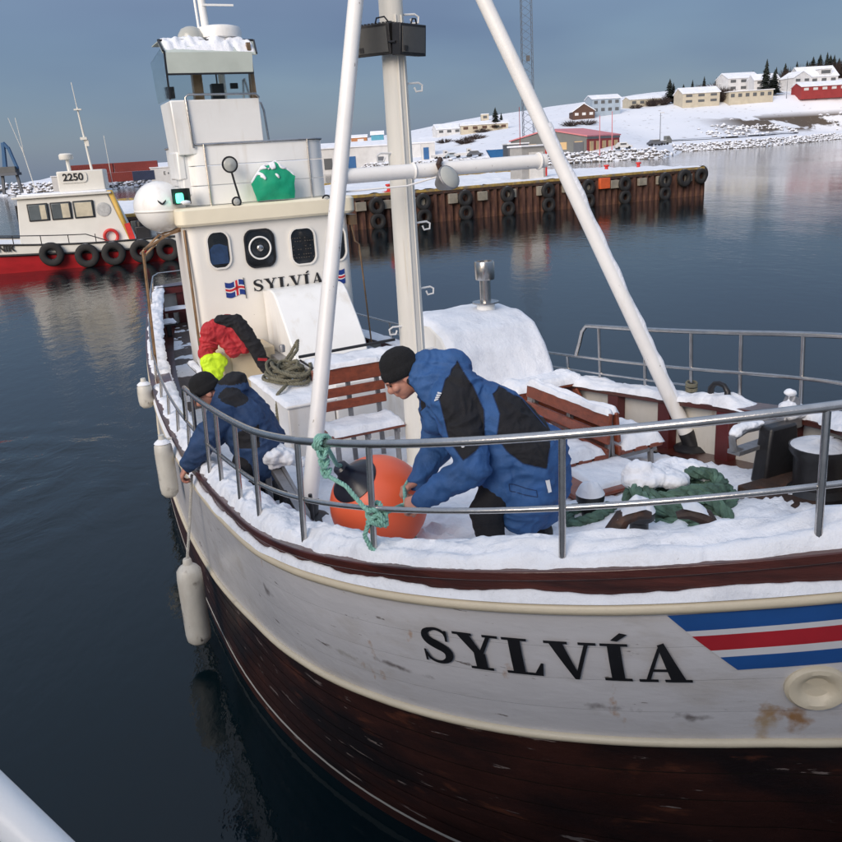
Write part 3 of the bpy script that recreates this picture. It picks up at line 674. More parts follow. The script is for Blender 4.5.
# name and flags on the wheelhouse front
q = MB()
def wm(x, y, lay): return Vector((-.33 + 1.0 * x / TW, WS - .006 - .0001 * lay, 2.475 - .0 * x + .155 * y))
word(q, wm, step=.3); q.build('name_lettering', 'black_letter', wh, smooth=False, recalc=False)
for fx, mir in ((-.58, 1), (.86, -1)):
    def fl(x, y): 
        x2 = x * mir
        return Vector((fx + x2, WS - .008, 2.545 + y + .018 * math.sin(x * 24) + .10 * (x * .12)))
    for m_, rs, lay in (('flag_blue', [(-.13, -.10, .13, .10)], 0), ('flag_white', [(-.13, -.03, .13, .03), (-.055, -.10, .005, .10)], 1), ('flag_red', [(-.13, -.015, .13, .015), (-.04, -.10, -.010, .10)], 2)):
        q = MB()
        for x0, y0, x1, y1 in rs: q.grid(lambda u, v: fl(-(x0 + (x1 - x0) * u) if mir == 1 else -(x0 + (x1 - x0) * u), y0 + (y1 - y0) * v) + Vector((0, -.0015 * lay, 0)), 10, 2)
        q.build('painted_flag', m_, wh, smooth=False)
    q = MB(); q.bar((fx + .135 * mir, WS - .012, 2.40), (fx + .125 * mir, WS - .012, 2.68), .010, .006); q.build('painted_flagpole', 'black_letter', wh)
# open bridge on the wheelhouse roof: panelled guard
Z0 = 3.62
for k in range(3):
    z = Z0 + .02 + k * .25; o_ = wh_plan(9.60, .985, .93, 1.75, .30); i_ = wh_plan(9.625, .96, .905, 1.70, .28); n = len(o_)
    q = MB(); q.add([(x, y, z) for x, y in o_] + [(x, y, z + .24) for x, y in o_] + [(x, y, z + .24) for x, y in i_] + [(x, y, z) for x, y in i_], [(a * n + j, a * n + (j + 1) % n, ((a + 1) % 4) * n + (j + 1) % n, ((a + 1) % 4) * n + j) for a in range(4) for j in range(n)])
    q.build('bridge_panel', 'white_gloss', boat, angle=35, bevel=.004)
q = MB(); q.tube([(x, y, 4.40) for x, y in wh_plan(9.59, .99, .935, 1.77, .30)], .016, 8, closed=True); q.tube([(-.70, 9.575, Z0), (-.70, 9.575, 4.40)], .012, 6); q.tube([(.70, 9.575, Z0), (.70, 9.575, 4.40)], .012, 6); q.build('bridge_guard_rail', 'stainless', boat)
# the white steering box with its perspex windscreen and roof
bx0, bx1 = -1.05, .12; sF, sB = 9.66, 10.30
def wedge(zb, zt, fb, ft, name, m_):
    q = MB()
    vs_ = [(bx0 + .03, fb, zb), (bx1, fb, zb), (bx1, sB, zb), (bx0 + .03, sB, zb), (bx0, ft, zt), (bx1 - .02, ft, zt), (bx1 - .02, sB, zt), (bx0, sB, zt)]
    q.add(vs_, [(3, 2, 1, 0), (4, 5, 6, 7), (0, 1, 5, 4), (1, 2, 6, 5), (2, 3, 7, 6), (3, 0, 4, 7)]); return q.build(name, m_, boat, bevel=.015)
wedge(4.28, 4.94, 9.62, 9.57, 'steering_box', 'white_gloss')
q = MB(); q.box((bx0 + .06, 10.0, 4.15), (.10, .62, .35)); q.box((bx0 + .14, 9.9, 4.02), (.18, .4, .5)); q.build('steering_box_side', 'white_gloss', boat, bevel=.02)
q = MB(); q.tube([(bx0 + .22, 9.585, 4.36), (bx0 + .19, 9.55, 4.97), (bx0 + .23, 9.54, 5.0), (bx1 - .07, 9.54, 4.99), (bx1 - .03, 9.55, 4.95), (bx1 - .02, 9.9, 4.95)], .014, 8); q.build('box_grab_rail', 'stainless', boat)
q = MB(); q.tube([(bx1 + .02, 9.9, 4.92), (bx1 + .09, 9.9, 4.90), (bx1 + .12, 9.9, 4.80), (bx1 + .15, 9.9, 4.32)], .016, 8); q.tube([(bx1 - .06, 10.2, 4.95), (bx1 - .04, 10.2, 5.22), (bx1 - .02, 10.2, 5.24), (bx1 + .05, 10.2, 4.9)], .014, 8); q.build('ladder_rail', 'stainless', boat)
def perspex():
    m = bpy.data.materials.new('perspex'); MT['perspex'] = m; m.use_nodes = True; b = m.node_tree.nodes['Principled BSDF']
    b.inputs['Base Color'].default_value = (.66, .74, .72, 1); b.inputs['Roughness'].default_value = .12; b.inputs['Transmission Weight'].default_value = 1; b.inputs['IOR'].default_value = 1.05; b.inputs['Alpha'].default_value = .55
perspex()
mat('perspex_frost', (.48, .53, .48), .4, var=.08, vsc=3)
q = MB(); q.add([(bx0 + .02, 9.60, 4.95), (bx1 - .06, 9.60, 4.95), (bx1 - .06, 9.585, 5.24), (bx0 + .03, 9.585, 5.24)], [(0, 1, 2, 3)]); o_ = q.build('windscreen_lower', 'perspex', boat, smooth=False); so = o_.modifiers.new('s', 'SOLIDIFY'); so.thickness = .006
q = MB(); q.add([(bx0 + .03, 9.585, 5.25), (bx1 - .06, 9.585, 5.25), (bx1 - .04, 9.60, 5.50), (bx0 + .03, 9.60, 5.50)], [(0, 1, 2, 3)]); o_ = q.build('windscreen_upper', 'perspex_frost', boat, smooth=False); so = o_.modifiers.new('s', 'SOLIDIFY'); so.thickness = .006
q = MB(); q.add([(bx0, 9.60, 4.95), (bx0 - .03, 10.28, 4.95), (bx0 - .05, 10.28, 5.45), (bx0 + .01, 9.63, 5.58)], [(0, 1, 2, 3)]); o_ = q.build('windscreen_side', 'perspex', boat, smooth=False); so = o_.modifiers.new('s', 'SOLIDIFY'); so.thickness = .006
q = MB(); q.add([(bx0 + .0, 9.60, 5.50), (bx1 + .02, 9.60, 5.47), (bx1 + .06, 9.85, 5.66), (bx0 + .0, 9.85, 5.66), (bx0, 10.3, 5.66), (bx1 + .05, 10.3, 5.66)], [(0, 1, 2, 3), (3, 2, 5, 4)]); o_ = q.build('bridge_roof', 'perspex_frost', boat, smooth=False); so = o_.modifiers.new('s', 'SOLIDIFY'); so.thickness = .012
q = MB()
for a, b in (((bx0 + .01, 9.59, 4.95), (bx0 + .02, 9.60, 5.52)), ((bx0 + .02, 9.582, 5.245), (bx1 - .05, 9.582, 5.245)), ((bx0 + .01, 9.60, 5.52), (bx0 + .01, 9.85, 5.67)), ((bx0, 9.85, 5.672), (bx1 + .06, 9.85, 5.672)), ((bx1 + .02, 9.60, 5.48), (bx1 + .07, 9.85, 5.67))): q.bar(a, b, .022, .022)
q.build('windscreen_frame', 'black_paint', boat)
q = MB(); q.bar((bx1 - .04, 9.68, 4.5), (bx1 - .06, 9.68, 5.62), .05, .05); q.bar((bx1 - .06, 9.82, 4.5), (bx1 - .02, 9.82, 5.6), .03, .05); q.bar((-.60, 9.95, 4.5), (-.60, 9.95, 5.6), .12, .12); q.build('bridge_posts', 'bronze_pipe', boat)
q = MB(); q.box((-.36, 9.9, 5.05), (.16, .12, .2)); q.box((-.98, 9.85, 5.05), (.10, .1, .14)); q.box((-.13, 9.9, 5.12), (.10, .05, .07)); q.tube([(-.36, 9.86, 5.0), (-.36, 9.86, 5.30)], .012, 6); q.build('bridge_instruments', 'black_paint', boat, bevel=.01)
q = MB(); q.tube([(-.27, 9.95, 4.9), (-.27, 9.95, 5.3)], .045, 10); q.build('instrument_post', 'white_gloss', boat)
q = MB()
def f(u, v):
    x = bx0 + .04 + (bx1 - bx0 - .02) * u; t = v
    s_ = 9.64 + .60 * t; z = 5.53 + (.14 * min((s_ - 9.64) / .21, 1))
    h = .03 + .05 * fn(x, s_, 3, 5) + .05 * fn(x, s_, 7, 13) 
    return Vector((x, s_, z + (h if v not in (0, 1) and u not in (0, 1) else -.01) - .02 * (1 - min(v * 4, 1))))
q.grid(f, 50, 14); q.build('bridge_roof_snow', 'snow', boat, angle=80)
q = MB(); q.lathe([(.20, 0), (.29, .02), (.30, .10), (.28, .15), (.20, .17), (.001, .175)], 28, Matrix.Translation((-.20, 10.1, 5.70))); q.build('radar_dome', 'white_gloss', boat)
q = MB(); q.lathe([(.17, 0), (.165, .08), (.12, .15), (.05, .18), (.001, .185)], 20, Matrix.Translation((-.58, 10.05, 5.68))); q.build('satellite_antenna', 'lens', boat)
q = MB(); q.tube([(-.30, 10.35, 5.5), (-.33, 10.35, 6.6)], .055, 10); q.box((-.12, 10.3, 6.16), (.42, .02, .025)); q.tube([(-.40, 10.33, 5.8), (-.42, 10.33, 6.5)], .018, 6); q.build('antenna_pole', 'white_gloss', boat)
# searchlight and small deck lamps on the roof band
def lampcan(p, s, z, r, post, name):
    q = MB(); q.lathe([(.02, .10), (r * .8, .08), (r, .02), (r, -.01)], 18, Matrix.Translation((p, s, z)) @ Matrix.Rotation(R(-90), 4, 'X') @ Matrix.Rotation(R(180), 4, 'X') @ Matrix.Diagonal((1, 1, -1, 1)))
    q.torus((p, s - .01, z), r, .012, Matrix.Rotation(R(90), 4, 'X'), 20, 6)
    if post: q.tube([(p + .02, s + .06, z - r * .5), (p + .05, s + .06, 3.9), (p + .09, s + .03, 3.66)], .014, 7)
    l_ = q.build(name, 'black_paint', boat)
    q = MB(); q.lathe([(r * .93, 0), (r * .6, .02), (.012, .022), (.001, .03)], 18, Matrix.Translation((p, s - .012, z)) @ Matrix.Rotation(R(90), 4, 'X')); q.build('lamp_lens', 'lens', l_)
lampcan(-.44, 9.38, 4.13, .095, True, 'searchlight'); lampcan(-.43, 9.30, 3.665, .055, False, 'deck_lamp'); lampcan(.80, 9.30, 3.60, .055, False, 'deck_lamp')
# starboard navigation light in its dark screen box
q = MB(); q.box((-1.10, 9.52, 3.78), (.20, .02, .19)); q.box((-1.00, 9.45, 3.78), (.012, .16, .19)); q.box((-1.10, 9.45, 3.69), (.20, .16, .012)); nb = q.build('navigation_light_box', 'black_paint', boat)
def emis(name, col, st):
    m = bpy.data.materials.new(name); MT[name] = m; m.use_nodes = True; b = m.node_tree.nodes['Principled BSDF']
    b.inputs['Base Color'].default_value = (*col, 1); b.inputs['Emission Color'].default_value = (*col, 1); b.inputs['Emission Strength'].default_value = st
emis('nav_green', (.10, .85, .50), 1.3)
q = MB(); q.lathe([(.045, 0), (.05, .02), (.05, .10), (.04, .12)], 14, Matrix.Translation((-1.12, 9.44, 3.70))); q.build('navigation_lamp', 'nav_green', nb)
q = MB(); q.sphere((-1.06, 9.40, 3.70), (.07, .06, .03)); q.build('lamp_snow', 'snow', nb)
# big white dome (life-raft canister) on a starboard bracket
dm = Matrix.Translation((-1.30, 9.95, 3.655))
q = MB(); q.sphere((0, 0, 0), (.335, .44, .33), None, 28, 18); q.v = [tuple(dm @ Vector(v)) for v in q.v]; dome = q.build('raft_canister', 'white_gloss', boat)
q = MB(); q.torus((0, 0, 0), .332, .012, dm @ Matrix.Translation((0, 0, -.045)) @ Matrix.Diagonal((1.0, 1.31, 1, 1)), 36, 6); q.build('canister_seam', 'wheelhouse_paint', dome)
q = MB()
for sx in (-1, 1): q.prism([(0, -.02), (.055 * sx, .025), (.05 * sx, .0), (.02 * sx, -.035), (0, -.04)][::sx], .004, dm @ Matrix.Translation((-.035, -.438, .075)) @ Matrix.Rotation(R(-8), 4, 'Z') @ Matrix.Rotation(R(80), 4, 'X'))
q.build('canister_emblem', 'black_letter', dome)
q = MB()
for s_ in (9.75, 10.1):
    q.tube([(-1.02, s_, 3.36), (-1.35, s_, 3.28), (-1.62, s_, 3.06)], .016, 7)
q.tube([(-1.35, 9.7, 3.30), (-1.35, 10.2, 3.30)], .014, 7); q.tube([(-1.62, 9.75, 3.14), (-1.10, 9.6, 3.40)], .014, 7)
q.tube([(-1.64, 9.72, 3.12), (-1.64, 9.72, 3.0), (-1.70, 9.72, 1.55)], .02, 8); q.tube([(-1.13, 9.4, 3.36), (-1.14, 9.36, 2.6), (-1.15, 9.36, 1.4)], .018, 8); q.tube([(-1.62, 9.75, 3.06), (-1.62, 10.1, 3.06)], .016, 7)
q.build('canister_bracket', 'bronze_pipe', boat)
q = MB(); q.box((1.19, 9.6, 3.30), (.10, .5, .14)); q.tube([(1.17, 9.4, 3.25), (1.20, 9.38, 3.0), (1.26, 9.38, 2.95), (1.32, 9.36, 1.5)], .012, 7); q.build('port_drain_pipe', 'bronze_pipe', boat)

# ------------------------------------------------------------------ hoods, casing and lockers built onto the deck
def extr(prof, p0, p1, name, m_, parent=boat, bevel=.02, dished=0):
    q = MB(); n = len(prof)
    q.add([(p0, s, z) for s, z in prof] + [(p1, s, z) for s, z in prof], [tuple(range(n)), tuple(range(2 * n - 1, n - 1, -1))] + [(i, i + n, (i + 1) % n + n, (i + 1) % n) for i in range(n)])
    return q.build(name, m_, parent, angle=30, bevel=bevel)
# companionway hood against the wheelhouse front (sloping lid)
hood = extr([(9.30, 1.70), (9.30, 2.50), (8.95, 2.53), (8.82, 2.51), (8.70, 2.43), (8.42, 2.14), (8.20, 1.88), (8.12, 1.70)], -.22, .78, 'companionway_hood', 'white_gloss')
q = MB(); q.box((.28, 8.65, 1.38), (1.26, 1.36, .66)); q.build('companionway_base', 'galv', boat, bevel=.01)
q = MB(); q.lathe([(.035, 0), (.04, .07), (.03, .09)], 12, Matrix.Translation((-.36, 8.15, 1.86))); q.build('vent_cup', 'galv', boat)
# casing behind the bench with a dark rubber edge
q = MB(); q.box((.15, 6.58, 1.5), (1.2, 1.15, .84)); cas = q.build('engine_casing', 'white_paint', boat, bevel=.02)
q = MB(); q.tube([(-.45, 7.16, 1.99), (.75, 7.16, 2.02)], .018, 8); q.tube([(-.45, 7.12, 1.96), (-.45, 6.05, 1.94)], .012, 6); q.build('casing_edge', 'black_paint', cas)
def snow_slab(name, parent, p0, p1, s0, s1, z, th, key, nu=26, nv=26, m_='snow', over=.015, lump=.5):
    q = MB()
    def f(u, v):
        p = p0 - over + (p1 - p0 + 2 * over) * u; s = s0 - over + (s1 - s0 + 2 * over) * v
        e = min(u, 1 - u) * (p1 - p0), min(v, 1 - v) * (s1 - s0); ed = min(e)
        k = min(1, ed / (th * .8 + .001)) ** .5 if ed > 0 else 0
        h = th * (1 + lump * fn(p, s, key, 3.0) + lump * .6 * fn(p, s, key + 5, 8.5) + .2 * fn(p, s, key + 9, 22))
        wob = .012 * fn(p, s, key + 2, 9) * (1 if ed <= 0 else 0)
        return Vector((p + wob, s + wob, z + h * k - (.012 if ed <= 0 else 0)))
    q.grid(f, nu, nv); return q.build(name, m_, parent, angle=80)
snow_slab('casing_snow', cas, -.43, .73, 6.03, 7.12, 1.92, .05, 3.3)
q = MB(); q.box((-.71, 6.76, 1.42), (.50, 1.48, .64)); q.box((-.71, 6.76, 1.755), (.54, 1.52, .03)); lock = q.build('deck_locker', 'white_paint', boat, bevel=.012)
snow_slab('locker_snow', lock, -.97, -.45, 6.02, 7.5, 1.77, .03, 13.3, lump=.8)
# galley hood with a curved front, all under snow, and its stove pipe
prof = [(6.75, 1.05), (6.75, 2.34), (6.35, 2.38), (6.0, 2.36), (5.76, 2.27), (5.58, 2.08), (5.47, 1.88), (5.42, 1.72), (5.38, 1.05)]
gal = extr(prof, .66, 1.80, 'galley_hood', 'wheelhouse_paint')
q = MB(); pl = [(6.78, 2.34)] + prof[2:8]
def f(u, v):
    t = u * (len(pl) - 1); i = min(int(t), len(pl) - 2); a = Vector(pl[i]); b = Vector(pl[i + 1]); c = a.lerp(b, t - i); d = (b - a).normalized(); n2 = Vector((-d.y, d.x)); n2 = n2 if n2.y > 0 else -n2
    p = .66 + .05 * (u > .3) * u - .01 + 1.16 * v; ed = min(v, 1 - v, u * .8 + .02)
    h = .06 * min(1, ed / .06) ** .5 * (1 + .35 * fn(p, c.x, 2, 2.5) + .2 * fn(p, c.x, 6, 8)) - .008
    return Vector((p, c.x + n2.x * h, c.y + n2.y * h))
q.grid(f, 44, 34); q.build('hood_snow', 'snow', gal, angle=80)
pm_ = Matrix.Translation((1.47, 6.2, 2.36))
q = MB(); q.lathe([(.11, 0), (.10, .13), (.001, .14)], 18, pm_); q.build('pipe_collar', 'white_gloss', gal)
q = MB(); q.lathe([(.15, .13), (.15, .145), (.062, .15), (.062, .42), (.055, .42)], 22, pm_); q.lathe([(.105, .39), (.11, .40), (.11, .58), (.105, .59), (.09, .59), (.09, .56), (.001, .56)], 24, pm_); q.build('stove_pipe', 'stainless', gal)
q = MB(); q.sphere((.62, 5.6, 2.13), (.09, .05, .035)); q.build('shelf_snow', 'snow', gal)
q = MB(); q.box((.62, 5.62, 2.10), (.16, .08, .02)); q.build('bracket_shelf', 'rust_iron', gal)
# beige locker against the wheelhouse front and dark mat area
q = MB(); q.box((-.63, 9.05, 1.44), (.68, .56, .76)); q.box((-.63, 8.76, 1.5), (.5, .02, .5)); q.build('beige_locker', 'beige_grp', boat, bevel=.03)
# wooden gratings and a plank seat on the side deck aft
for i, (p, s, l_) in enumerate(((-1.12, 9.9, .9), (-.97, 9.95, .9))):
    q = MB(); q.box((p, s + .1, 1.40), (.10, l_, .04)); pb = q.build('side_seat_plank', 'galv', boat); snow_slab('seat_snow', pb, p - .045, p + .045, s - .32, s + .52, 1.42, .03, i + 40.0, 4, 16)
q = MB(); q.box((-.55, 15.45, 1.42), (.9, .28, .05)); q.bar((-.55, 15.45, 1.05), (-.55, 15.45, 1.4), .1, .1); sp = q.build('stern_seat', 'dark_red', boat); snow_slab('seat_snow', sp, -.98, -.12, 15.33, 15.58, 1.445, .05, 60.0, 14, 6)
q = MB(); q.box((-.78, 14.4, 1.35), (.30, .30, .05)); q.bar((-.78, 14.4, 1.0), (-.78, 14.4, 1.35), .08, .08); sp = q.build('stern_stool', 'black_paint', boat); snow_slab('seat_snow', sp, -.92, -.64, 14.26, 14.54, 1.375, .04, 63.0, 8, 8)
# ------------------------------------------------------------------ benches
def bench(name, label, p, s, z, rz, L_, seat_h, back_top, tops, group, key, snow_seat=.05, seat_n=3):
    t = thing(name, label, 'bench', W(p, s, z), TH + rz, group)
    # local: x along, back at +y, facing -y
    for i in range(seat_n):
        y = -.42 + .155 * i; q = MB(); q.box((0, y + .065, seat_h), (L_, .135, .038)); q.build('seat_slat', 'bench_wood', t, bevel=.008)
    zz = back_top
    for hgt in tops:
        q = MB(); k = (back_top - zz); q.box((0, .075 - .03 - k * .10, zz - hgt / 2), (L_, .032, hgt), Matrix.Rotation(R(-6), 3, 'X')); q.build('back_slat', 'bench_wood', t, bevel=.008); zz -= hgt + .035
    for x in (-L_ / 2 + .06, 0, L_ / 2 - .06):
        q = MB(); q.bar((x, .03, 0), (x, .085, back_top - .02), .03, .045); q.bar((x, -.40, seat_h - .045), (x, .05, seat_h - .045), .03, .045); q.bar((x, -.36, 0), (x, -.34, seat_h - .04), .03, .045); q.bar((x, -.38, .03), (x, .1, .03), .03, .03)
        q.build('bench_frame', 'galv', t, bevel=.004)
    def slab(x0, x1, y0, y1, z0, th, k, nm):
        q = MB()
        def f(u, v):
            x = x0 + (x1 - x0) * u; y = y0 + (y1 - y0) * v; ed = min(min(u, 1 - u) * (x1 - x0), min(v, 1 - v) * (y1 - y0))
            kk = min(1, ed / (th * .7)) ** .5 if ed > 0 else 0
            h = th * (1 + .6 * fn(x, y, k, 3.5) + .35 * fn(x, y, k + 3, 10))
            return Vector((x + .012 * fn(x, y, k, 8) * (kk == 0), y + .015 * fn(x, y, k + 1, 8) * (kk == 0), z0 + h * kk - .008 * (kk == 0)))
        q.grid(f, max(10, int((x1 - x0) / .03)), max(6, int((y1 - y0) / .025))); q.build(nm, 'snow', t, angle=80)
    slab(-L_ / 2 + .0, L_ / 2 - .0, -.435, .0, seat_h + .019, snow_seat, key, 'seat_snow')
    slab(-L_ / 2 + .01, L_ / 2 - .01, .02, .085, back_top - .005, .04, key + 20, 'back_snow')
    return t
bench('deck_bench', 'red-brown slatted bench beside the mast, snow along its seat', -.485, 5.42, deckz(5.3) + .02, 0, .72, .48, 1.03, (.165, .09, .09), 'slatted deck benches', 2.0, .05)
bench('deck_bench', 'snow-covered slatted bench facing the port bulwark, by the black-booted tripod foot', 1.0, 3.83, deckz(3.7) + .02, R(90), 1.22, .31, .66, (.13, .09, .08), 'slatted deck benches', 31.0, .085)
bench('deck_bench', 'slatted bench back to back with another, facing the man in blue', .84, 3.83, deckz(3.7) + .02, R(-90), 1.22, .31, .66, (.13, .09, .08), 'slatted deck benches', 47.0, .06)
q = MB(); q.box((1.55, 5.22, 1.735), (.80, .32, .045)); q.bar((1.9, 5.1, 1.3), (1.9, 5.1, 1.72), .05, .06); q.bar((1.25, 5.1, 1.3), (1.25, 5.1, 1.72), .05, .06); q.tube([(1.86, 5.05, 1.69), (1.9, 5.02, 1.60), (1.84, 5.02, 1.55)], .02, 6)
o = q.build('plank_seat', 'bench_wood', boat, bevel=.008); snow_slab('seat_snow', o, 1.15, 1.95, 5.06, 5.38, 1.757, .065, 70.0)
# flat brown deck hatch forward
q = MB(); q.box((.62, 3.0, deckz(3.0) + .09), (.72, .5, .14)); q.box((.62, 3.0, deckz(3.0) + .17), (.78, .56, .03)); o = q.build('deck_hatch', 'bench_wood', boat, bevel=.01)
snow_slab('hatch_snow', o, .45, .99, 2.8, 3.26, deckz(3.0) + .184, .035, 73.0)

# ------------------------------------------------------------------ foredeck gear
def root(name, label, cat, p, s, z, rz=0, group=None): return thing(name, label, cat, W(p, s, z), TH + rz, group)
def bitt(p, s, label, key):
    z = deckz(s); t = root('mooring_bitt', label, 'bollard', p, s, z, 0, 'mooring bitts on the foredeck')
    q = MB(); q.lathe([(.085, 0), (.085, .02), (.06, .03), (.058, .19), (.095, .215), (.10, .25), (.09, .275), (.001, .285)], 18); q.build('bitt_post', 'black_paint', t)
    q = MB(); 
    def f(u, v):
        a = 2 * math.pi * u; r = .1 * v; return Vector((r * math.cos(a), r * math.sin(a), .268 + (.085 * (1 - v ** 3) * (1 + .35 * fn(math.cos(a) * v, math.sin(a) * v, key, 2))) ))
    q.grid(f, 20, 7); q.build('bitt_snow', 'snow', t, angle=80)
bitt(.12, 2.46, 'black mushroom-headed bitt with a tall snow cap by the brown hatch', 3); bitt(.08, 1.90, 'black mushroom-headed bitt with flat snow, beside the rusty fairlead', 8)
# heavy green hawser coiled on deck
def rope_pts(f, n): return [f(i / n) for i in range(n + 1)]
def twisted(q, pts, r, strands=3, pitch=None, n=5):
    """laid rope: strands twisting about the path"""
    pts = [Vector(p) for p in pts]; pitch = pitch or r * 7
    # resample
    L_ = [0]
    for a, b in zip(pts, pts[1:]): L_.append(L_[-1] + (b - a).length)
    N = max(8, int(L_[-1] / (pitch / 7))); P = []; j = 0
    for i in range(N + 1):
        d = L_[-1] * i / N
        while j < len(L_) - 2 and L_[j + 1] < d: j += 1
        P.append(pts[j].lerp(pts[j + 1], (d - L_[j]) / max(L_[j + 1] - L_[j], 1e-6)))
    x = None
    paths = [[] for _ in range(strands)]
    for i, p in enumerate(P):
        t = (P[min(i + 1, N)] - P[max(i - 1, 0)]).normalized()
        x = (x - t * x.dot(t)).normalized() if x else t.orthogonal().normalized()
        y = t.cross(x); ph = 2 * math.pi * (L_[-1] * i / N) / pitch
        for k in range(strands):
            a = ph + 2 * math.pi * k / strands; paths[k].append(p + (x * math.cos(a) + y * math.sin(a)) * r * .5)
    for pp in paths: q.tube(pp, r * .56, n)
t = root('hawser_coil', 'thick green hawser coiled on the foredeck under a mound of snow', 'rope', .66, 2.18, deckz(2.18) + .02)
q = MB()
def coil(u):
    k = 8.2 * u; a = 2 * math.pi * k; lay = int(k); r = .335 - .028 * (lay % 3) - .012 * lay + .03 * math.sin(2 * a + lay * 1.3); z = .05 + .026 * k + .026 * math.sin(3 * a + lay)
    return Vector((r * 1.12 * math.cos(a), r * math.sin(a), z))
twisted(q, rope_pts(coil, 420), .046, 3, .21, 6)
twisted(q, [(-.28, .02, .05), (-.42, .10, .05), (-.55, .0, .04), (-.62, .18, .04), (-.50, .34, .05), (-.40, .22, .09), (-.62, .12, .1), (-.75, .20, .05), (-.66, .40, .05), (-.45, .30, .1)], .044, 3, .21, 6)
twisted(q, [(-.1, -.20, .26), (-.02, -.33, .25), (.04, -.40, .16), (.08, -.44, .08), (.22, -.46, .05), (.40, -.36, .05)], .044, 3, .21, 6)
q.build('rope', 'dark_green_rope', t)
q = MB()
for c_, r_ in (((-.16, .16, .28), (.18, .15, .09)), ((-.20, .18, .32), (.12, .11, .08)), ((.10, .22, .26), (.20, .13, .06)), ((.26, .16, .24), (.12, .10, .06)), ((-.02, .06, .26), (.13, .12, .06)), ((.30, .02, .22), (.08, .08, .05))): q.sphere(c_, r_)
blob('coil_snow', q, .012, 6, ['snow'], t, disp=lambda c, n: .030 * fn(c.x, c.y, c.z, 8) + .018 * fn(c.x, c.y, c.z, 19) + .006 * fn(c.x, c.y, c.z, 50))
# rusty open fairlead standing on the cap rail
t = root('fairlead', 'rusty iron horned fairlead bolted inside the cap rail', 'fairlead', -.72, .78, capz(.78) + .01, R(0))
rotf = Matrix.Rotation(R(-32), 4, 'Z')
q = MB(); q.box((0, 0, .02), (.50, .16, .04)); q.tube([(-.19, 0, .02), (-.225, 0, .09), (-.19, 0, .155), (-.12, 0, .18), (-.06, 0, .165)], [.055, .05, .045, .036, .02], 10); q.tube([(.19, 0, .02), (.225, 0, .09), (.19, 0, .155), (.12, 0, .18), (.06, 0, .165)], [.055, .05, .045, .036, .02], 10)
q.v = [tuple(rotf @ Vector((v[0] * .95, v[1], v[2] * .85))) for v in q.v]; q.build('fairlead_body', 'rust_iron', t)
q = MB()
for sx in (-1, 1):
    def f(u, v, sx=sx): x = sx * (.08 + .13 * u); return Vector((x, (v - .5) * .07, .185 + .03 * math.sin(math.pi * u) * (1 - (2 * v - 1) ** 2) + .012 * fn(x, v, 3, 12) - .05 * u * u))
    q.grid(f, 10, 6)
q.grid(lambda u, v: Vector((-.15 + .30 * u, -.05 + .10 * v, .045 + .025 * math.sin(math.pi * u) * math.sin(math.pi * v) - .005)), 10, 5)
q.v = [tuple(rotf @ Vector(v)) for v in q.v]; q.build('fairlead_snow', 'snow', t, angle=80)
# arched chock on the port cap rail
q = MB(); q.tube([(0, -.09, 0), (0, -.085, .07), (0, -.05, .115), (0, 0, .125), (0, .05, .115), (0, .085, .07), (0, .09, 0)], [.03, .026, .022, .022, .022, .026, .03], 10, True)
o = q.build('mooring_chock', 'black_paint'); o.location = W(2.02, 3.22, capz(3.2) + .05); o.rotation_euler = (0, 0, TH + .1); tag(o, 'black arched mooring chock standing on the snowy port cap rail', 'chock')
# coil of thin line made fast round a port rail post
q = MB()
for i in range(4): q.torus((.0, 0, .02 + .022 * i), .045, .011, Matrix.Rotation(.2 * (i % 2), 4, 'X'), 16, 6)
o = q.build('lashing', 'hemp_rope'); v = rp_(1, 3.63, .03, .05); o.location = W(v.x, v.y, v.z + .02); tag(o, 'small beige rope lashing round the foot of a port rail post', 'rope')
# anchor windlass
t = root('anchor_windlass', 'black anchor windlass with a tall drum on the foredeck', 'windlass', 1.42, 1.80, deckz(1.8) + .02)
q = MB(); q.box((0, .05, .05), (.62, .50, .10)); q.build('windlass_bed', 'rust_iron', t, bevel=.01)
q = MB(); q.lathe([(.20, .05), (.20, .10), (.16, .14), (.165, .34), (.20, .39), (.20, .425), (.001, .43)], 24, Matrix.Translation((.05, -.06, 0))); q.build('drum', 'black_paint', t)
q = MB(); q.grid(lambda u, v: Vector((.05 + .19 * v * math.cos(2 * math.pi * u), -.06 + .19 * v * math.sin(2 * math.pi * u), .425 + .03 * (1 - v ** 4) * (1 + .8 * fn(u * 3, v * 2, 3, 2)))), 24, 6); q.build('drum_snow', 'snow_dirty', t, angle=80)
q = MB(); q.box((.10, .34, .25), (.36, .14, .42), None, .7, .8); q.build('gear_case', 'black_paint', t, bevel=.02)
q = MB(); q.tube([(-.20, .38, .30), (-.28, .38, .34), (-.30, .38, .42), (-.16, .40, .45), (.05, .42, .44), (.25, .44, .42)], [.03, .03, .028, .028, .03, .03], 8); q.bar((.05, .42, .10), (.05, .42, .42), .05, .05); q.bar((-.28, .38, .31), (.14, .44, .30), .10, .03); q.build('chain_guide', 'galv', t)
q = MB(); q.prism([(0, 0), (.26, .02), (.20, .30), (.14, .34), (.06, .22)], .10, Matrix.Translation((.16, .45, .36)) @ Matrix.Diagonal((.85, .85, .8, 1)) @ Matrix.Rotation(R(90), 4, 'X')); q.build('anchor_fluke', 'galv', t, bevel=.012)
q = MB()
for c_, r_ in (((.30, .40, .50), (.12, .08, .06)), ((.24, .40, .54), (.07, .06, .06)), ((-.16, .40, .475), (.14, .045, .025)), ((-.27, .39, .45), (.05, .04, .03)), ((-.05, .41, .47), (.08, .04, .02)), ((.27, .41, .645), (.05, .045, .03))): q.sphere(c_, r_)
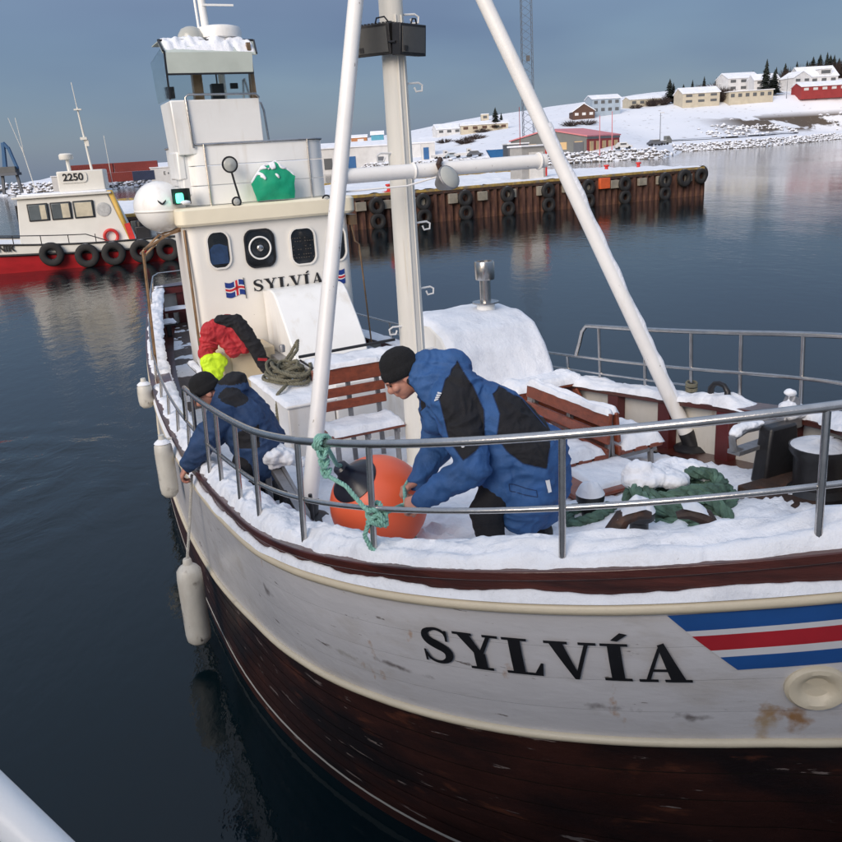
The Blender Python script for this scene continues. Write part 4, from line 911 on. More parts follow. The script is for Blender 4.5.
blob('windlass_snow', q, .010, 4, ['snow'], t, disp=lambda c, n: .012 * fn(c.x, c.y, c.z, 15) + .006 * fn(c.x, c.y, c.z, 40))
# folding steel davit bracket inside the starboard bulwark
t = root('steel_davit', 'grey galvanised folding davit with a lump of snow, inside the starboard rail', 'davit', -1.56, 4.18, deckz(4.2) + .03)
q = MB(); q.bar((-.0, .35, .42), (.06, -.42, .10), .075, .06); q.bar((.06, .30, .42), (.10, -.40, .10), .03, .05); q.bar((-.06, .30, .05), (-.05, .30, .45), .05, .05); q.bar((-.20, .45, .02), (.02, -.1, .02), .06, .05); q.build('davit_arm', 'galv', t, bevel=.006)
q = MB(); q.tube([(-.05, -.12, .05), (-.05, -.12, .34)], .035, 10); q.bar((-.14, -.22, .14), (.06, -.02, .24), .06, .05); q.tube([(.10, -.34, .05), (.10, -.34, .36)], .016, 8); q.build('davit_pivot', 'black_paint', t)
q = MB(); q.box((-.28, .42, .10), (.05, .12, .22), Matrix.Rotation(.5, 3, 'Y')); q.box((.14, -.48, .05), (.16, .10, .10), Matrix.Rotation(.4, 3, 'Y')); q.build('davit_foot', 'black_paint', t, bevel=.01)
q = MB()
for c_, r_ in (((.02, .30, .49), (.12, .13, .10)), ((.12, .24, .48), (.10, .10, .07)), ((-.10, .36, .45), (.10, .10, .10)), ((.0, .22, .53), (.07, .07, .06)), ((-.15, .40, .38), (.06, .07, .09)), ((.19, .20, .45), (.06, .06, .05))): q.sphere(c_, r_)
blob('davit_snow', q, .011, 3, ['snow'], t, disp=lambda c, n: .035 * fn(c.x, c.y, c.z, 9) + .022 * fn(c.x, c.y, c.z, 21) + .007 * fn(c.x, c.y, c.z, 50))

# ------------------------------------------------------------------ fenders
def fender(label, p, s, zc, L_, r, ztop, grp='white fenders hung over the starboard side'):
    t = root('fender', label, 'fender', p, s, zc - L_ / 2, 0, grp)
    q = MB(); q.lathe([(.01, 0), (r * .6, .012), (r * .93, .05), (r, .11), (r, L_ - .12), (r * .94, L_ - .05), (r * .7, L_ - .015), (r * .38, L_ + .01), (r * .33, L_ + .05), (.03, L_ + .06)], 22); q.build('fender_body', 'plastic_fender', t)
    v = rp_(-1, s, 0, -.04)
    q = MB(); twisted(q, [(0, 0, L_ + .04), ((v.x - p) * .5 + .0, (v.y - s) * .5, (L_ + (ztop - zc + L_ / 2)) * .5), (v.x - p, v.y - s, ztop - (zc - L_ / 2))], .013, 3, .07, 5); q.build('fender_rope', 'white_rope', t)
    q = MB(); q.grid(lambda u, v: Vector((r * .9 * v * math.cos(2 * math.pi * u), r * .9 * v * math.sin(2 * math.pi * u), L_ - .02 + .045 * (1 - v * v))), 16, 4)
    if L_ < .7: q.build('fender_snow', 'snow', t)
    return t
fender('grubby white cylinder fender hanging lowest, its foot just above the water', -2.31, 4.80, .53, .76, .108, 1.70)
fender('white cylinder fender hanging just below the rail, well clear of the water', -2.21, 6.05, 1.36, .58, .088, 1.66)
fender('short white fender with snow on top, on the after side', -1.99, 8.85, 1.42, .33, .095, 1.55)

# ------------------------------------------------------------------ orange buoy and green line
bc = Vector((-1.22, 3.03, 1.85)); br = .335
t = root('mooring_buoy', 'big orange inflatable buoy with a dark blue cone, on the foredeck', 'buoy', bc.x, bc.y, bc.z - br)
ax = (SHIP.to_3x3().inverted() @ Vector((-.50, -.44, .80))).normalized(); qm = ax.to_track_quat('Z', 'Y').to_matrix().to_4x4()
c0 = Matrix.Translation((0, 0, br)) @ qm
q = MB(); q.lathe([(max(.004, br * math.sin(a)), -br * math.cos(a)) for a in [math.pi * .87 * i / 22 for i in range(23)]], 40, c0); q.build('buoy_ball', 'orange_buoy', t)
q = MB(); q.lathe([(br * .50, br * .85), (br * .505, br * .885), (br * .38, br * .99), (br * .22, br * 1.13), (br * .16, br * 1.25), (br * .15, br * 1.38), (br * .10, br * 1.42), (.001, br * 1.42)], 32, c0); q.build('buoy_cone', 'buoy_blue', t)
cone_tip = W(*bc) + (SHIP.to_3x3() @ ax) * br * 1.33
tie = Vector((-.433, 3.843, 2.821))
pv = rp_(-1, 1.63, HM, .075); kn = W(pv.x, pv.y, pv.z)
tv = rp_(-1, 1.95, HT, .075); tie = W(tv.x, tv.y, tv.z)
q = MB()
# turns round the top rail
td = (W(*rp_(-1, 2.05, HT)) - W(*rp_(-1, 1.85, HT))).normalized(); tx = Vector((0, 0, 1)).cross(td).normalized(); tz = td.cross(tx)
pts = []
for i in range(50):
    a = 2 * math.pi * 3 * i / 49; pts.append(tie + td * (-.03 + .06 * i / 49) + (tx * math.cos(a) + tz * math.sin(a)) * .036)
twisted(q, pts, .013, 3, .06, 5)
pts = [tie + Vector((0, 0, -.03)), tie + Vector((.0, -.04, -.08)), tie + Vector((.015, -.05, -.16)), tie.lerp(kn, .45) + Vector((.0, -.04, -.06)), tie.lerp(kn, .8) + Vector((.0, -.045, -.045)), kn + Vector((-.02, -.04, -.0))]
twisted(q, pts, .0125, 3, .06, 5)
for i in range(3):
    b = tie + Vector((.005 * i, -.035, -.05 - .05 * i)); twisted(q, [b + Vector((.022 * math.cos(a), .03 * math.sin(a), .016 * math.cos(2 * a))) for a in [2 * math.pi * k / 14 for k in range(15)]], .011, 3, .06, 5)
# knot round the post at the middle rail
pts = []
for i in range(90):
    a = 2 * math.pi * 4.5 * i / 89; pts.append(kn + Vector((.034 * math.cos(a), .034 * math.sin(a), .01 - .10 * i / 89 + .012 * math.sin(a * 1.7))))
twisted(q, pts, .0135, 3, .06, 5)
for z in (-.03, -.06): twisted(q, [kn + Vector((.04 + .02 * math.cos(a), -.03 + .02 * math.sin(a), z + .02 * math.sin(a * 2))) for a in [2 * math.pi * k / 14 for k in range(15)]], .012, 3, .06, 5)
# tail down over the snow and the working part held by the man
twisted(q, [kn + Vector((-.03, -.03, -.06)), kn + Vector((-.055, -.03, -.13)), kn + Vector((-.03, -.03, -.20)), kn + Vector((.03, -.05, -.235)), kn + Vector((.09, -.05, -.25))], .0125, 3, .06, 5)
HAND_A = Vector((-.125, 4.70, 2.10)); HAND_B = Vector((-.13, 4.93, 2.115))
twisted(q, [kn + Vector((.03, .0, -.02)), kn.lerp(HAND_A, .4) + Vector((0, 0, -.03)), HAND_A + Vector((-.03, -.01, -.005)), HAND_A, HAND_B, HAND_B + Vector((.03, .10, .01)), W(-1.05, 3.0, 1.75), W(-1.0, 2.9, 1.52)], .0125, 3, .06, 5)
twisted(q, [cone_tip + Vector((0, 0, .0)), cone_tip + Vector((0, -.03, .03)), cone_tip.lerp(tie, .3) + Vector((0, 0, -.02)), tie + Vector((.02, 0, -.02))], .0125, 3, .06, 5)
o = q.build('mooring_line', 'green_rope'); tag(o, 'pale green rope knotted round the bow rail and led to the orange buoy', 'rope')
# beige rope heap on the white locker
t = root('rope_heap', 'olive-beige rope thrown in a loose heap on the white locker', 'rope', -.66, 6.95, 1.78)
random.seed(5); q = MB(); pts = []
for i in range(110):
    a = i * .52; r = .20 + .09 * math.sin(i * .37); pts.append(Vector((r * math.cos(a) * .85 + .03 * math.sin(i), r * math.sin(a) * 1.25 + .05 * math.sin(i * .21), .03 + .16 * (i / 110) * (1 - .4 * math.sin(i * .9)) )))
sm = [pts[0]]
for i in range(1, len(pts) - 1): sm += [pts[i - 1].lerp(pts[i], .66), pts[i].lerp(pts[i + 1], .33)]
twisted(q, sm, .021, 3, .10, 5); twisted(q, [(-.1, -.3, .06), (-.18, -.42, .05), (-.27, -.5, .02), (-.30, -.52, -.12), (-.31, -.52, -.3)], .021, 3, .10, 5); twisted(q, [(.1, .2, .2), (.22, .28, .28), (.28, .42, .36), (.2, .5, .2), (.05, .4, .1)], .021, 3, .10, 5)
q.build('rope', 'hemp_rope', t)

# ------------------------------------------------------------------ people
def hand(q, wrist, d, nrm, sc=1.0, curl=1.0, thumb_side=1):
    """palm, four fingers with two bends and a thumb; d = forearm direction, nrm = palm side"""
    d = Vector(d).normalized(); nrm = Vector(nrm); nrm = (nrm - d * nrm.dot(d)).normalized(); sd = d.cross(nrm).normalized() * thumb_side
    w0 = Vector(wrist)
    q.cap(w0 - d * .03, w0 + d * .02, .026 * sc, .028 * sc)
    for i in range(4):
        off = (i - 1.5) * .021 * sc
        kb = w0 + d * (.085 - .006 * abs(i - 1.2)) * sc + sd * off
        q.cap(w0 + d * .015 + sd * off * .7, kb, .018 * sc, .0145 * sc, 8, 3)
        l1, l2, l3 = [x * sc * (1, 1.08, 1.0, .82)[i] for x in (.042, .027, .022)]
        a1 = .75 * curl; a2 = a1 + 1.05 * curl; a3 = a2 + .75 * curl
        p1 = kb + (d * math.cos(a1) + nrm * math.sin(a1)) * l1; p2 = p1 + (d * math.cos(a2) + nrm * math.sin(a2)) * l2; p3 = p2 + (d * math.cos(a3) + nrm * math.sin(a3)) * l3
        q.cap(kb, p1, .0115 * sc, .0105 * sc, 8, 3); q.cap(p1, p2, .0105 * sc, .0095 * sc, 8, 3); q.cap(p2, p3, .0095 * sc, .0085 * sc, 8, 3)
    tb = w0 + d * .025 * sc - sd * .032 * sc
    t1 = tb + (d * .6 - sd * .55 + nrm * .45).normalized() * .042 * sc; t2 = t1 + (d * .55 + nrm * .75 + sd * .2).normalized() * .032 * sc
    q.cap(w0 + d * .01 - sd * .012, tb, .018 * sc, .016 * sc, 8, 3); q.cap(tb, t1, .015 * sc, .0125 * sc, 8, 3); q.cap(t1, t2, .0125 * sc, .0105 * sc, 8, 3)
def head(q, M4, sc):
    def S_(c, r): q.sphere(M4 @ Vector(c), [x * sc for x in r], M4.to_3x3().normalized(), 16, 12)
    # local: x forward, z up, y left; origin at centre of the head
    S_((-.012 * sc, 0, .025 * sc), (.100, .078, .092)); S_((.022 * sc, 0, -.035 * sc), (.070, .064, .078)); S_((.050 * sc, 0, -.086 * sc), (.036, .036, .026))
    S_((.098 * sc, 0, -.022 * sc), (.021, .015, .022)); S_((.088 * sc, 0, .004 * sc), (.014, .011, .030)); S_((.080 * sc, 0, .026 * sc), (.020, .055, .013))
    S_((.084 * sc, 0, -.056 * sc), (.014, .024, .007)); S_((.082 * sc, 0, -.067 * sc), (.014, .021, .008))
    for y in (-1, 1): S_((.062 * sc, .042 * y * sc, -.022 * sc), (.030, .026, .024)); S_((-.012 * sc, .080 * y * sc, -.012 * sc), (.024, .010, .032))
def frame(c, fwd, up):
    x = Vector(fwd).normalized(); z = Vector(up); z = (z - x * z.dot(x)).normalized(); y = z.cross(x)
    m = Matrix((x, y, z)).transposed().to_4x4(); m.translation = Vector(c); return m
def face_bits(M4, sc, parent):
    for y in (-1, 1):
        q = MB(); q.sphere(M4 @ Vector((.083 * sc, .033 * y * sc, .004 * sc)), [.006 * sc, .013 * sc, .0045 * sc], M4.to_3x3(), 10, 6); q.build('eye', 'black_paint', parent)
        q = MB(); q.sphere(M4 @ Vector((.090 * sc, .034 * y * sc, .024 * sc)), [.006 * sc, .020 * sc, .004 * sc], M4.to_3x3(), 10, 6); q.build('eyebrow', 'hair_brown', parent)
def beanie(M4, sc, parent, m_='knit_black'):
    q = MB(); prof = [(.088, -.012), (.100, -.010), (.106, .010), (.107, .032), (.104, .046), (.099, .050), (.098, .060), (.094, .085), (.083, .112), (.060, .136), (.030, .149), (.001, .152)]
    mm = M4 @ Matrix.Rotation(R(-14), 4, 'Y') @ Matrix.Diagonal((1.10 * sc, .93 * sc, sc, 1))
    q.lathe(prof, 30, mm @ Matrix.Translation((-.010, 0, .012)))
    o = q.build('beanie', m_, parent, angle=80); so = o.modifiers.new('s', 'SOLIDIFY'); so.thickness = .006; so.offset = -1
    return o
def wrinkle(amp, sx=1.0):
    def f(c, n):
        w1 = Vector((c.x + .06 * fn(c.x, c.y, c.z, 5), c.y, c.z + .06 * fn(c.z, c.x, c.y, 5)))
        a = 1 - abs(fn(w1.x * .8, w1.y, w1.z * 2.0, 6.0)) * 2.6; b = 1 - abs(fn(w1.x * 1.6 + 5, w1.y, w1.z * 1.2, 11.0)) * 2.4; c_ = fn(c.x, c.y + 3, c.z, 2.6); d = fn(c.x, c.y, c.z, 28)
        return amp * (.95 * max(a, -.4) + .55 * max(b, -.4) + .5 * c_ + .10 * d)
    return f
# --- man handling the buoy; coordinates relative to the deck below him
O1 = Vector((.52, 4.84, 1.56))
v_ = lambda x, y, z: Vector((x, y, z)) - O1
man = thing('person', 'man in blue and black parka and black beanie, stooping over the orange buoy', 'person', O1, 0)
hM = frame(v_(-.10, 5.09, 2.795), (-.80, -.16, -.58), (-.58, .02, .80)); hs = 1.14
q = MB(); head(q, hM, hs)
q.cap(v_(-.06, 5.09, 2.77), v_(.14, 5.08, 2.70), .060, .075)
q.cap(v_(.16, 5.06, 2.66), v_(.62, 4.92, 2.36), .10, .10); q.cap(v_(.15, 4.95, 2.66), v_(.15, 5.2, 2.62), .06, .06)
shN, elN, wrN = v_(.20, 4.88, 2.70), v_(.29, 4.64, 2.33), v_(-.035, 4.665, 2.135)
shF, elF, wrF = v_(.12, 5.28, 2.62), v_(.09, 5.20, 2.26), v_(-.055, 4.99, 2.12)
for a, b, c in ((shN, elN, wrN), (shF, elF, wrF)): q.cap(a, b, .05, .042); q.cap(b, c, .042, .030)
hand(q, wrN, (-.86, .12, -.34), (.0, .55, -.75), 1.12, 1.15, -1); hand(q, wrF, (-.75, -.45, -.15), (.1, -.3, -.9), 1.12, 1.15, 1)
hip = v_(.66, 4.90, 2.30)
kA, fA = v_(.36, 4.74, 1.98), v_(.42, 4.76, 1.66); kB, fB = v_(.58, 5.02, 1.95), v_(.74, 5.02, 1.66)
for k, f_ in ((kA, fA), (kB, fB)): q.cap(hip, k, .08, .055); q.cap(k, f_, .055, .04); q.cap(f_, f_ + Vector((-.10, -.01, -.06)), .04, .035)
body = blob('body', q, .0065, 3, ['skin'], man)
face_bits(hM, hs, man); beanie(hM, hs, man)
q = MB()
q.cap(v_(.58, 4.88, 2.30), kA + Vector((0, 0, .02)), .135, .10, 16); q.cap(kA + Vector((0, 0, .02)), fA, .10, .075, 16); q.cap(v_(.66, 4.98, 2.28), kB, .135, .10, 16); q.cap(kB, fB, .10, .075, 16); q.cap(v_(.6, 4.86, 2.30), v_(.68, 5.0, 2.30), .15, .15, 16)
blob('trousers', q, .012, 5, ['black_cloth'], man, disp=wrinkle(.006))
for f_ in (fA, fB):
    q = MB(); q.cap(f_ + Vector((0, 0, .05)), f_ + Vector((.01, 0, -.06)), .078, .07); q.cap(f_ + Vector((.02, 0, -.055)), f_ + Vector((-.17, -.02, -.062)), .055, .048); blob('boot', q, .008, 3, ['boot'], man)
# parka
q = MB()
q.cap(v_(.22, 4.98, 2.64), v_(.46, 4.93, 2.50), .19, .215, 18); q.cap(v_(.20, 5.16, 2.62), v_(.46, 5.06, 2.48), .18, .21, 18)
q.cap(v_(.46, 4.93, 2.50), v_(.66, 4.86, 2.29), .215, .205, 18); q.cap(v_(.46, 5.06, 2.48), v_(.66, 4.98, 2.29), .21, .205, 18)
q.cap(v_(.64, 4.85, 2.30), v_(.63, 4.83, 2.06), .20, .195, 18); q.cap(v_(.66, 4.99, 2.28), v_(.66, 4.97, 2.06), .20, .20, 18)
q.cap(v_(.50, 4.84, 2.32), v_(.48, 4.82, 2.13), .16, .15, 18); q.cap(v_(.60, 4.80, 2.08), v_(.60, 4.80, 1.97), .15, .15, 18); q.cap(v_(.70, 4.90, 2.1), v_(.70, 4.88, 1.97), .15, .15, 18)
q.cap(v_(.24, 4.93, 2.70), shN + Vector((0, -.01, -.03)), .16, .135, 16)
q.cap(shN + Vector((0, -.01, -.02)), elN, .135, .100, 16); q.cap(elN, wrN + (elN - wrN) * .06, .100, .062, 16)
q.cap(shF, elF, .125, .095, 16); q.cap(elF, wrF + (elF - wrF) * .08, .095, .060, 16)
# hood heaped round the neck, its edge standing up round cheek and nape
hn = hM.to_3x3() @ Vector((.25, 0, 1)); hn.normalize()
hc = hM @ Vector((-.062, 0, -.085))
e1 = (hM.to_3x3() @ Vector((-1, 0, .25))).normalized(); e2 = hn.cross(e1).normalized()
for k in range(13):
    a = -1.75 + 3.5 * k / 12
    rr = .098 + .030 * max(0, math.cos(a))
    q.cap(hc + (e1 * math.cos(a) + e2 * math.sin(a)) * rr + hn * (.045 + .02 * math.cos(a)), hc + (e1 * math.cos(a) + e2 * math.sin(a)) * (rr + .03) - hn * .09, .034, .060, 12, 3)
q.cap(v_(.06, 5.09, 2.86), v_(.22, 5.09, 2.83), .085, .105); q.cap(v_(.08, 5.0, 2.80), v_(.24, 5.0, 2.79), .07, .09)
q.cap(v_(.07, 5.02, 2.62), v_(.10, 4.98, 2.54), .07, .10)
q.cap(v_(.70, 4.93, 2.30), v_(.72, 4.90, 2.12), .20, .19, 18)
axis = (v_(.66, 4.92, 2.29) - v_(.20, 5.07, 2.64)).normalized(); org = v_(.20, 5.07, 2.64)
mA = (elN - shN).normalized()
PAN_A = [(.115, 2.728), (.163, 2.820), (.244, 2.894), (.319, 2.783), (.375, 2.644), (.371, 2.492), (.229, 2.405), (.159, 2.488)]
PAN_B = [(.436, 2.717), (.486, 2.737), (.605, 2.668), (.696, 2.589), (.779, 2.504), (.724, 2.287), (.584, 2.329), (.493, 2.402), (.439, 2.490), (.466, 2.620)]
def inside(P, x, y):
    r = False; n = len(P)
    for i in range(n):
        (x0, y0), (x1, y1) = P[i], P[i - 1]
        if (y0 > y) != (y1 > y) and x < (x1 - x0) * (y - y0) / (y1 - y0) + x0: r = not r
    return r
def jm(c, n):
    w = c + O1
    k = (4.1 - w.z) / 1.45; zz = w.z; xx = w.x
    if w.y < 5.0 and n.y < .25 and inside(PAN_A, xx, zz): return 1
    if w.y < 5.0 and n.y < .25 and inside(PAN_B, xx, zz): return 1
    r = hM.inverted() @ c
    if r.x > -.02 and r.z < .03 and (Vector((r.x, r.y, 0))).length < .125 and w.z > 2.55: return 1
    return 0
parka = blob('parka', q, .0080, 7, ['blue_cloth', 'black_cloth'], man, facemat=jm, disp=wrinkle(.0125))
q = MB(); q.tube([wrN + (elN - wrN) * .16 + Vector((0, 0, 0)), wrN + (elN - wrN) * .02], [.068, .060], 16); q.build('cuff', 'blue_cloth', man)
# small embroidered emblem, badge and reflective tabs
def decal(target, origin, direction, mkmesh, m_, name):
    hit, loc, nor, idx = target.ray_cast(origin, direction)
    if not hit: return
    M_ = frame(loc + nor * .006, nor, (0, 0, 1)); q = MB(); mkmesh(q)
    q.v = [tuple(M_ @ Vector((v[2], v[0], v[1]))) for v in q.v]; q.build(name, m_, man)
camo = Vector((0, 0, CAM_H)) - O1
def aim(x, y, z): return (v_(x, y, z) - camo).normalized()
bpy.context.view_layer.update()
def wings(q):
    for i in range(4): q.prism([(-.025 + .004 * i, .024 - .016 * i), (.022, .030 - .013 * i), (.022, .022 - .013 * i), (-.018 + .004 * i, .014 - .016 * i)], .003)
decal(parka, camo, aim(.115, 4.90, 2.70), wings, 'flag_white', 'jacket_emblem')
decal(parka, camo, aim(.245, 4.75, 2.43), lambda q: q.lathe([(.014, 0), (.012, .004), (.001, .005)], 12), 'flag_white', 'jacket_badge')
decal(parka, camo, aim(.80, 4.85, 2.42), lambda q: q.prism([(-.012, -.03), (.012, -.03), (.014, .03), (-.01, .03)], .003), 'flag_white', 'reflective_tab')
decal(parka, camo, aim(.745, 4.75, 2.15), lambda q: q.prism([(-.018, -.05), (.006, -.05), (.018, .05), (-.014, .05)], .003), 'flag_white', 'reflective_tab')
# stitched seams along the black panels and a pocket flap
def seam(P, name):
    pts = []
    for i in range(len(P)):
        a, b = P[i], P[(i + 1) % len(P)]
        for k in range(6):
            x = a[0] + (b[0] - a[0]) * k / 6; z = a[1] + (b[1] - a[1]) * k / 6
            hit, loc, nor, idx = parka.ray_cast(Vector((x, 3.5, z)) - O1, Vector((0, 1, 0)))
            if hit: pts.append(loc + nor * .001)
    if len(pts) > 6: q = MB(); q.tube(pts, .0032, 5, closed=True); q.build(name, 'seam_blue', man)
mat('seam_blue', (.012, .035, .11), .8)
seam(PAN_A, 'shoulder_seam'); seam(PAN_B, 'side_seam'); seam([(.50, 2.20), (.66, 2.16), (.665, 2.12), (.505, 2.155)], 'pocket_flap')
# --- man leaning out over the starboard rail
O2 = W(-1.50, 4.70, deckz(4.7) + .04)
man = thing('person', 'man in navy parka and black hat leaning over the starboard rail, arm outside the hull', 'person', O2, 0)
v_ = lambda x, y, z: Vector((-1.60 + (x + 1.60) * .60 if x > -1.60 else x, y, z)) - O2
hM = frame(v_(-1.77, 6.79, 2.32), (-.75, -.30, -.58), (-.55, .0, .82)); hs = 1.1
q = MB(); head(q, hM, hs); q.cap(v_(-1.73, 6.79, 2.30), v_(-1.58, 6.77, 2.26), .06, .075); q.cap(v_(-1.56, 6.75, 2.24), v_(-1.24, 6.66, 1.98), .10, .11)
shN, elN, wrN = v_(-1.58, 6.52, 2.20), v_(-1.76, 6.47, 2.00), v_(-1.925, 6.45, 1.80)
shF, elF, wrF = v_(-1.56, 6.98, 2.2), v_(-1.66, 7.0, 1.98), v_(-1.80, 6.9, 1.84)
for a, b, c in ((shN, elN, wrN), (shF, elF, wrF)): q.cap(a, b, .05, .042); q.cap(b, c, .042, .030)
hand(q, wrN, (-.55, .0, -.8), (.6, .2, -.5), 1.1, .9, 1); hand(q, wrF, (-.6, -.1, -.7), (.5, 0, -.6), 1.1, .9, -1)
hip = v_(-1.20, 6.62, 1.95); kA, fA = v_(-1.45, 6.42, 1.66), v_(-1.18, 6.40, 1.33); kB, fB = v_(-1.36, 6.80, 1.62), v_(-1.10, 6.82, 1.33)
for k, f_ in ((kA, fA), (kB, fB)): q.cap(hip, k, .08, .055); q.cap(k, f_, .055, .04); q.cap(f_, f_ + Vector((-.10, 0, -.05)), .04, .035)
blob('body', q, .007, 3, ['skin'], man); face_bits(hM, hs, man); beanie(hM, hs, man)
q = MB()
for k, f_ in ((kA, fA), (kB, fB)): q.cap(hip, k, .14, .10, 16); q.cap(k, f_, .10, .075, 16)
blob('trousers', q, .012, 5, ['black_cloth'], man, disp=wrinkle(.006))
for f_ in (fA, fB):
    q = MB(); q.cap(f_ + Vector((0, 0, .05)), f_ + Vector((.01, 0, -.05)), .075, .068); q.cap(f_ + Vector((.02, 0, -.05)), f_ + Vector((-.16, -.02, -.055)), .052, .045); blob('boot', q, .008, 3, ['boot'], man)
q = MB()
q.cap(v_(-1.52, 6.65, 2.19), v_(-1.34, 6.60, 2.08), .18, .20, 18); q.cap(v_(-1.50, 6.86, 2.19), v_(-1.32, 6.76, 2.06), .18, .20, 18); q.cap(v_(-1.34, 6.62, 2.08), v_(-1.20, 6.58, 1.92), .20, .20, 18); q.cap(v_(-1.32, 6.75, 2.06), v_(-1.18, 6.70, 1.92), .20, .20, 18); q.cap(v_(-1.21, 6.60, 1.92), v_(-1.20, 6.58, 1.76), .19, .18, 18)
q.cap(shN, elN, .13, .10, 16); q.cap(elN, wrN + (elN - wrN) * .12, .10, .068, 16); q.cap(shF, elF, .125, .095, 16); q.cap(elF, wrF + (elF - wrF) * .1, .095, .06, 16)
q.cap(v_(-1.60, 6.80, 2.34), v_(-1.46, 6.80, 2.37), .10, .11); q.cap(v_(-1.62, 6.70, 2.27), v_(-1.55, 6.70, 2.30), .09, .09)
def jm2(c, n):
    w = c + O2
    if (Vector((w.x, w.y, w.z)) - Vector((-1.50, 6.58, 2.33))).length < .12: return 1
    if w.y < 6.62 and -1.50 < w.x < -1.30 and 1.95 < w.z < 2.10 + .2 * (w.x + 1.4): return 1
    if w.z > 2.40: return 1
    return 0
blob('parka', q, .0115, 4, ['navy_jacket', 'black_cloth'], man, facemat=jm2, disp=wrinkle(.012))

# ------------------------------------------------------------------ clothing hung on the wheelhouse front, green tarpaulin bundle
t = root('work_overalls', 'red and black padded overalls hung over the beige locker by the wheelhouse', 'overalls', -.88, 8.82, 1.52)
q = MB()
q.cap((-.30, -.10, .36), (-.22, -.14, .62), .10, .13, 14); q.cap((-.22, -.14, .62), (.0, -.16, .70), .13, .11, 14); q.cap((.0, -.16, .68), (.16, -.24, .40), .11, .10, 14); q.cap((-.31, -.12, .36), (-.29, -.14, .22), .10, .085, 14); q.cap((-.10, -.18, .56), (.02, -.24, .34), .11, .085, 14)
q.v = [(x, (y + .16) * .55 - .16, z) for x, y, z in q.v]; blob('overalls_red', q, .010, 5, ['red_cloth'], t, disp=wrinkle(.014))
q = MB(); q.cap((-.10, -.16, .74), (.10, -.20, .70), .075, .095, 14); q.cap((.10, -.20, .70), (.26, -.30, .42), .10, .09, 14); q.cap((.26, -.30, .42), (.38, -.36, .10), .09, .08, 14)
q.v = [(x, (y + .2) * .6 - .2, z) for x, y, z in q.v]; blob('overalls_black', q, .010, 5, ['black_cloth'], t, disp=wrinkle(.013))
q = MB(); q.box((.325, -.395, .22), (.12, .01, .035), Matrix.Rotation(.2, 3, 'Y')); q.box((-.24, -.235, .50), (.12, .02, .02), Matrix.Rotation(.4, 3, 'Y')); q.build('patch', 'red_cloth', t)
q = MB(); q.cap((-.30, -.18, .24), (-.26, -.20, .06), .11, .10, 12); q.cap((-.20, -.2, .27), (-.14, -.2, .22), .08, .06, 12); q.cap((-.2, -.2, .2), (-.24, -.2, .02), .08, .06, 12)
q.v = [(x, (y + .19) * .6 - .19, z) for x, y, z in q.v]; blob('hivis_hood', q, .010, 4, ['hivis'], t, disp=wrinkle(.013))
t = root('tarpaulin_bundle', 'bright green tarpaulin bundle with snow on top, on the wheelhouse roof', 'tarpaulin', .10, 9.42, 3.63)
q = MB(); hexp = [(-.24, .02), (-.31, .24), (-.14, .44), (.06, .50), (.30, .30), (.27, .02)]
vs_ = [(x * 1.0, -.10, z) for x, z in hexp] + [(x * .8, .14, z * .9) for x, z in hexp] + [(.02, -.17, .20)]
q.add(vs_, [(i, (i + 1) % 6, 12) for i in range(6)] + [(i + 6, (i + 1) % 6 + 6, (i + 1) % 6, i) for i in range(6)] + [tuple(range(11, 5, -1))])
bm_ = bmesh.new(); me_ = q.mesh('tarp', 'green_tarp', smooth=False); bm_.from_mesh(me_); bmesh.ops.subdivide_edges(bm_, edges=bm_.edges, cuts=5, use_grid_fill=True); bmesh.ops.triangulate(bm_, faces=bm_.faces)
for v in bm_.verts: v.co += Vector((.018 * fn(v.co.x, v.co.z, 1, 7), .022 * fn(v.co.x, v.co.z, 5, 9), .014 * fn(v.co.x, v.co.z, 9, 7)))
bm_.to_mesh(me_); bm_.free(); me_.polygons.foreach_set('use_smooth', [True] * len(me_.polygons)); me_.set_sharp_from_angle(angle=R(30))
o = bpy.data.objects.new('tarpaulin', me_); COL.objects.link(o); o.parent = t
bm_ = bmesh.new(); bm_.from_mesh(me_); bm_.normal_update()
keep = [f_ for f_ in bm_.faces if f_.normal.z + .5 * fn(f_.calc_center_median().x, f_.calc_center_median().z, 3, 9) > .42 or (f_.calc_center_median().z > .40 and f_.normal.y < 0 and fn(f_.calc_center_median().x, f_.calc_center_median().z, 8, 14) > .02)]
bmesh.ops.delete(bm_, geom=[f_ for f_ in bm_.faces if f_ not in set(keep)], context='FACES')
me2 = bpy.data.meshes.new('tarpaulin_snow'); bm_.to_mesh(me2); bm_.free(); me2.materials.clear(); me2.materials.append(MT['snow'])
for v in me2.vertices: v.co = v.co + Vector((0, -.006, .012))
o = bpy.data.objects.new('tarpaulin_snow', me2); COL.objects.link(o); o.parent = t; so = o.modifiers.new('s', 'SOLIDIFY'); so.thickness = .03; so.offset = 0; sb = o.modifiers.new('b', 'SUBSURF'); sb.levels = 1; sb.render_levels = 1

